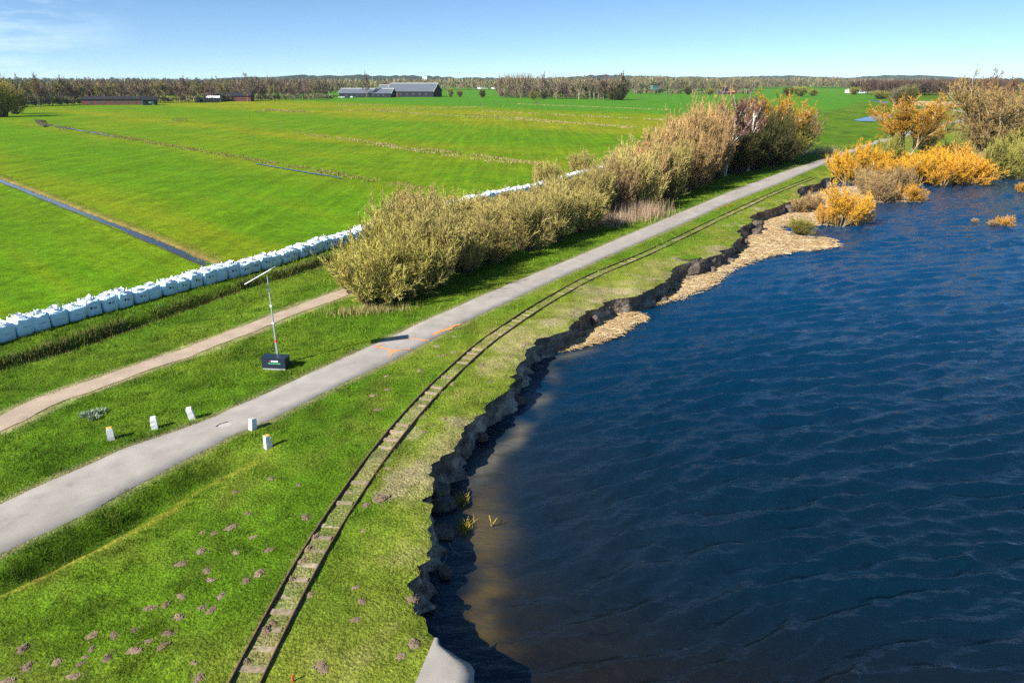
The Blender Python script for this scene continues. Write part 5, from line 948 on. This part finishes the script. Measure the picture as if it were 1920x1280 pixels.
for i, x in enumerate(xs_):
    y_ = np.interp(x, [-10, 60, 150, 300, 470, 620], [204, 201, 197, 194, 190, 187]) + RNG.uniform(-3, 0.5); k = int(RNG.integers(5)); x += RNG.uniform(-4, 4)
    far_tree(x, y_, RNG.uniform(11.5, 16.5), k, f'bare tree in the front of the left tree line, {ordn(i + 1)} from the left', RNG.uniform(.85, 1.2), 'left tree line')
tree(76, 203, 20, POP[0], 'tall spindly poplar topping the left tree line', 'poplar_tree', z=Z_POL, wx=.55)
far_tree(555, 186, 13.0, 3, 'pale yellow willow near the right end of the left tree line', 1.2, name='willow_tree'); far_tree(470, 184, 21, 1, 'tall pale round crown behind the left tree line', .9)
for i, (px, py, h, wdt) in enumerate([(8, 219, 11.5, 8.5), (-30, 220, 12.5, 9), (28, 214, 9, 6)]): shrub(px, py, h * .95, wdt, SH_YEL + SH_OLIVE, f"rounded ochre willow at the left picture edge, {('largest', 'outermost', 'smallest')[i]} one", 'willow_tree', z=Z_POL, cat='tree')
for i, x in enumerate(np.linspace(940, 1170, 26)):
    y_ = np.interp(x, [940, 1050, 1165], [183.5, 185.5, 188]) + RNG.uniform(-1.2, .6); far_tree(x + RNG.uniform(-3, 3), y_, RNG.uniform(14, 19) if x > 1010 else RNG.uniform(11, 15), int(RNG.integers(5)), f'bare tree at the edge of the polder copse, {ordn(i + 1)} from the left', RNG.uniform(.85, 1.15), 'polder copse')
tree(1163, 188, 9.5, SH_DARK[0], 'dark evergreen at the right end of the copse', 'evergreen_tree', z=Z_POL, wx=.9); tree(1150, 188, 8, SH_DARK[1], 'lower dark evergreen left of the other at the copse', 'evergreen_tree', z=Z_POL, wx=.9)
far_tree(687, 183, 19, 4, 'tall reddish bare tree before the low barn', .75)
for i, x in enumerate(np.linspace(1180, 1400, 16)): far_tree(x + RNG.uniform(-5, 5), 176.5 + RNG.uniform(-1, .5), RNG.uniform(9, 14), int(RNG.integers(5)), f'bare tree in the far row right of the copse, {ordn(i + 1)} from the left', 1.0, 'far row right of copse')
for i, (px, py, h, wdt) in enumerate([(1500, 181, 7, 9), (1478, 181, 6, 7), (1525, 180, 5, 7), (1330, 178, 5, 6), (1290, 178, 6, 6), (1600, 178, 6, 7), (1650, 186, 5, 9), (1020, 186, 5, 4), (1000, 187, 5, 4), (845, 182, 6, 4), (862, 182, 4.5, 4), (905, 183, 5, 4), (820, 180, 6, 5)]):
    shrub(px, py, h, wdt, SH_DARK + SH_GRN, f'dark green bush along the far field edge, {ordn(i + 1)} of the far bushes', z=Z_POL, group='far field bushes')

# ------------------------------------------------------------------ far buildings
def house(name, label, px, py, ln, dp_, hw, hr, rz, wall, roof, z=Z_POL, trim=None, wins=0, win_mat=None, door=None, cat='building'):
    q = P(px, py, z); t = thing(name, label, cat, (q[0], q[1], z), rz); x, y = ln / 2, dp_ / 2
    V = [(-x, -y, 0), (x, -y, 0), (x, y, 0), (-x, y, 0), (-x, -y, hw), (x, -y, hw), (x, y, hw), (-x, y, hw), (-x, 0, hr - .15), (x, 0, hr - .15)]
    obj('wall', MB().add(V, [(0, 1, 5, 4), (2, 3, 7, 6), (3, 0, 4, 8, 7), (1, 2, 6, 9, 5)]).mesh('wall'), wall, t)
    o = 0.5; sl_ = (hr - hw) / y; e_ = hw - sl_ * o; th = 0.25
    b = MB()
    for s_ in (-1, 1):
        v = [(-x - o, s_ * (y + o), e_), (x + o, s_ * (y + o), e_), (x + o, 0, hr), (-x - o, 0, hr)]; v += [(a, b_, c_ + th) for a, b_, c_ in v]; b.add(v, [(0, 1, 2, 3), (4, 5, 6, 7), (0, 1, 5, 4), (1, 2, 6, 5), (2, 3, 7, 6), (3, 0, 4, 7)])
    rf = obj('roof', b.mesh('roof'), roof, t)
    if trim:
        for sx_ in (-1, 1):
            for s_ in (-1, 1):
                a = Vector((sx_ * (x + o + .05), s_ * (y + o), e_)); c_ = Vector((sx_ * (x + o + .05), 0, hr)); w_ = Vector((0, 0, .55)); d_ = Vector((sx_ * .12, 0, 0)); v = [a - w_ * .3, c_ - w_ * .3, c_ + w_, a + w_]; v += [q_ + d_ for q_ in v]
                obj('barge_board', MB().add(v, [(0, 1, 2, 3), (4, 5, 6, 7), (0, 1, 5, 4), (2, 3, 7, 6), (1, 2, 6, 5), (3, 0, 4, 7)]).mesh('barge_board'), trim, rf)
        obj('ridge_cap', MB().box((0, 0, hr + th + .08), (ln + 1, .5, .22)).mesh('ridge_cap'), trim, rf)
    for k in range(wins):
        wx_ = lerp(-x * .82, x * .82, (k + .5) / wins); obj('window', MB().box((wx_, -y - .02, hw * .5), (min(1.6, ln / wins * .5), .08, hw * .36)).mesh('window'), win_mat or M_GLASS, t)
    if door: obj('door', MB().box((door[0], -y - .03, door[2] / 2), (door[1], .1, door[2])).mesh('door'), door[3], t)
    return t
house('large_barn', 'large dark barn with grey roof and white edges in the far polder', 778, 181.5, 40, 22, 4.4, 10.2, -0.22, M_TAR, M_ROOF, trim=M_WHITE, wins=6, door=(-13, 5, 3.6, M_BRICK))
house('low_barn', 'long low dark barn left of the large barn', 690, 182.5, 44, 12, 3.2, 6.4, -0.20, M_TAR, M_ROOF, trim=M_WHITE, wins=8)
house('small_barn', 'small gabled shed behind the low barn', 722, 178.5, 8, 8, 5, 8.4, -.2, M_TAR, M_ROOF, trim=M_WHITE)
house('long_shed', 'long red brown shed under the left tree line', 218, 196.5, 33, 8, 3.0, 4.2, 0.14, M_BRICK, M_TAR, wins=7); house('long_shed', 'red brown shed right of the stacked dark bales', 430, 190, 30, 8, 3.4, 5.0, 0.08, M_BRICK, M_TAR, wins=5)
house('green_shed', 'small green shed with dark gable at the left field edge', 281, 197, 7.4, 6.5, 2.8, 4.4, 0.55, M_SHED2, M_TAR, wins=1, win_mat=M_WHITE, door=(1.4, 1.1, 2.1, M_SHED))
q = P(272, 197.3, Z_POL)
house('white_house', 'white house with red roof far across the polder', 905, 167, 13, 10, 6, 11, 0.5, M_WHITE, M_TILE, wins=3); house('white_house', 'second small white house right of the red roofed one', 929, 167, 9, 9, 5, 9, 0.5, M_WHITE, M_TILE, wins=2)
house('white_block', 'flat white building above the far trees', 797, 160, 12, 10, 21, 21.5, 0.1, M_WHITE, M_WHITE, wins=4); pass
house('greenhouse', 'white greenhouse in the far distance, left of two', 1603, 174.5, 16, 12, 2.5, 3.8, 0.1, M_WHITE, M_WHITE, wins=5); house('greenhouse', 'white greenhouse in the far distance, right of two', 1632, 173.5, 10, 8, 3, 4.2, .1, M_WHITE, M_SHED, wins=3)
house('red_shed', 'low red roofed shed right of the watch tower', 1368, 177, 8, 6, 2, 3.2, .1, M_BRICK, M_TILE, wins=2); house('blue_shed', 'small dark blue shed by the far row', 1356, 177, 7, 6, 4.5, 6, .1, pmat('navy', (0.03, 0.03, 0.09)), M_TAR)
# watch tower
q = P(1227, 177, Z_POL); wt = thing('watch_tower', 'green box shaped watch tower beside the far field', 'tower', (q[0], q[1], Z_POL), 0.2)
for sx_ in (-1, 1):
    for sy_ in (-1, 1): obj('leg', MB().box((sx_ * 2.3, sy_ * 2.3, 2.2), (.4, .4, 4.4)).mesh('leg'), M_POST, wt)
obj('cabin', MB().box((0, 0, 6.4), (7, 6, 4.4)).mesh('cabin'), pmat('tower_green', (0.09, 0.17, 0.14)), wt); obj('roof', MB().box((0, 0, 8.8), (7.8, 6.8, .4)).mesh('roof'), M_TAR, wt)
for x in (-2, 0, 2): obj('window', MB().box((x, -3.02, 6.9), (1.3, .1, 1.4)).mesh('window'), M_GLASS, wt)
# bales, gates, posts
for i, x in enumerate(np.linspace(369, 408, 9)):
    q = P(x, 192.5, Z_POL); c_ = MB().tube([(0, -.7, 0), (0, -.62, 0), (0, .62, 0), (0, .7, 0)], [.62, .75, .75, .62], 14)
    for row in range(2): obj('wrapped_bale', c_.mesh('wrapped_bale') if (i == 0 and row == 0) else bpy.data.meshes['wrapped_bale'], M_TAR, None, (q[0] + row * .4, q[1], Z_POL + .75 + row * 1.3), .2, 1.15, label=f"black wrapped bale by the red shed, {('lower', 'upper')[row]} row, {ordn(i + 1)} from left", category='bale', group='black wrapped bales')
house('sheet_roof_shelter', 'pale sheet roofed shelter right of the black bales', 402, 191.5, 7, 5, 2.2, 3.4, .1, M_GREY, M_WHITE)
gate_i = 0
for px, py in ((119, 246), (126, 245), (331, 228), (338, 228), (345, 228), (485, 212), (502, 211), (930, 197), (1008, 195), (1198, 188), (1255, 181), (1313, 180), (1345, 180), (904, 198), (1005, 195.5)):
    q = P(px, py, Z_POL); gate_i += 1
    t = thing('field_gate', f'small wooden field gate standing in the polder, {ordn(gate_i)} of the gates', 'gate', (q[0], q[1], Z_POL), .3, 'field gates')
    s_ = max(.9, q[1] / 330)
    for x in (-1, 1): obj('post', MB().box((x * 1.0 * s_, 0, .65 * s_), (.14 * s_, .14 * s_, 1.3 * s_)).mesh('post'), M_POST, t)
    for z in (.45, .95): obj('rail', MB().box((0, .02, z * s_), (1.9 * s_, .06, .1 * s_)).mesh('rail'), M_POST, t)
for i, (px, py) in enumerate([(640, 184), (650, 184), (662, 183.5)]):
    q = P(px, py, Z_POL); t = thing('parked_car', f'pale car parked before the low barn, {ordn(i + 1)} from the left', 'car', (q[0], q[1], Z_POL), .2 + i * .5, 'cars by the barn')
    b = MB().box((0, 0, .62), (4.3, 1.8, .6)); obj('body', b.mesh('body'), (M_WHITE, M_GREY, M_WHITE)[i], t); obj('cabin', MB().box((-.2, 0, 1.18), (2.5, 1.6, .55), taper=.78).mesh('cabin'), M_GLASS, t)
    for sx_ in (-1.35, 1.35):
        for sy_ in (-.82, .82): obj('wheel', MB().tube([(sx_, sy_ - .1, .33), (sx_, sy_ + .1, .33)], .33, 10).mesh('wheel'), M_BLACK, t)

# ------------------------------------------------------------------ air
if 1:
    hz = MB().box((0, 3900, 33), (19000, 12000, 74)).mesh('haze'); hm = bpy.data.materials.new('haze'); hm.use_nodes = True; t = hm.node_tree; t.nodes.clear(); o_ = t.nodes.new('ShaderNodeOutputMaterial'); pv = t.nodes.new('ShaderNodeVolumePrincipled')
    pv.inputs['Color'].default_value = (0.75, 0.87, 1.0, 1); pv.inputs['Density'].default_value = 0.00004; pv.inputs['Anisotropy'].default_value = 0.0; t.links.new(pv.outputs[0], o_.inputs['Volume'])
    obj('haze', hz, hm, kind='stuff', label='thin blue haze over the far land', category='haze')
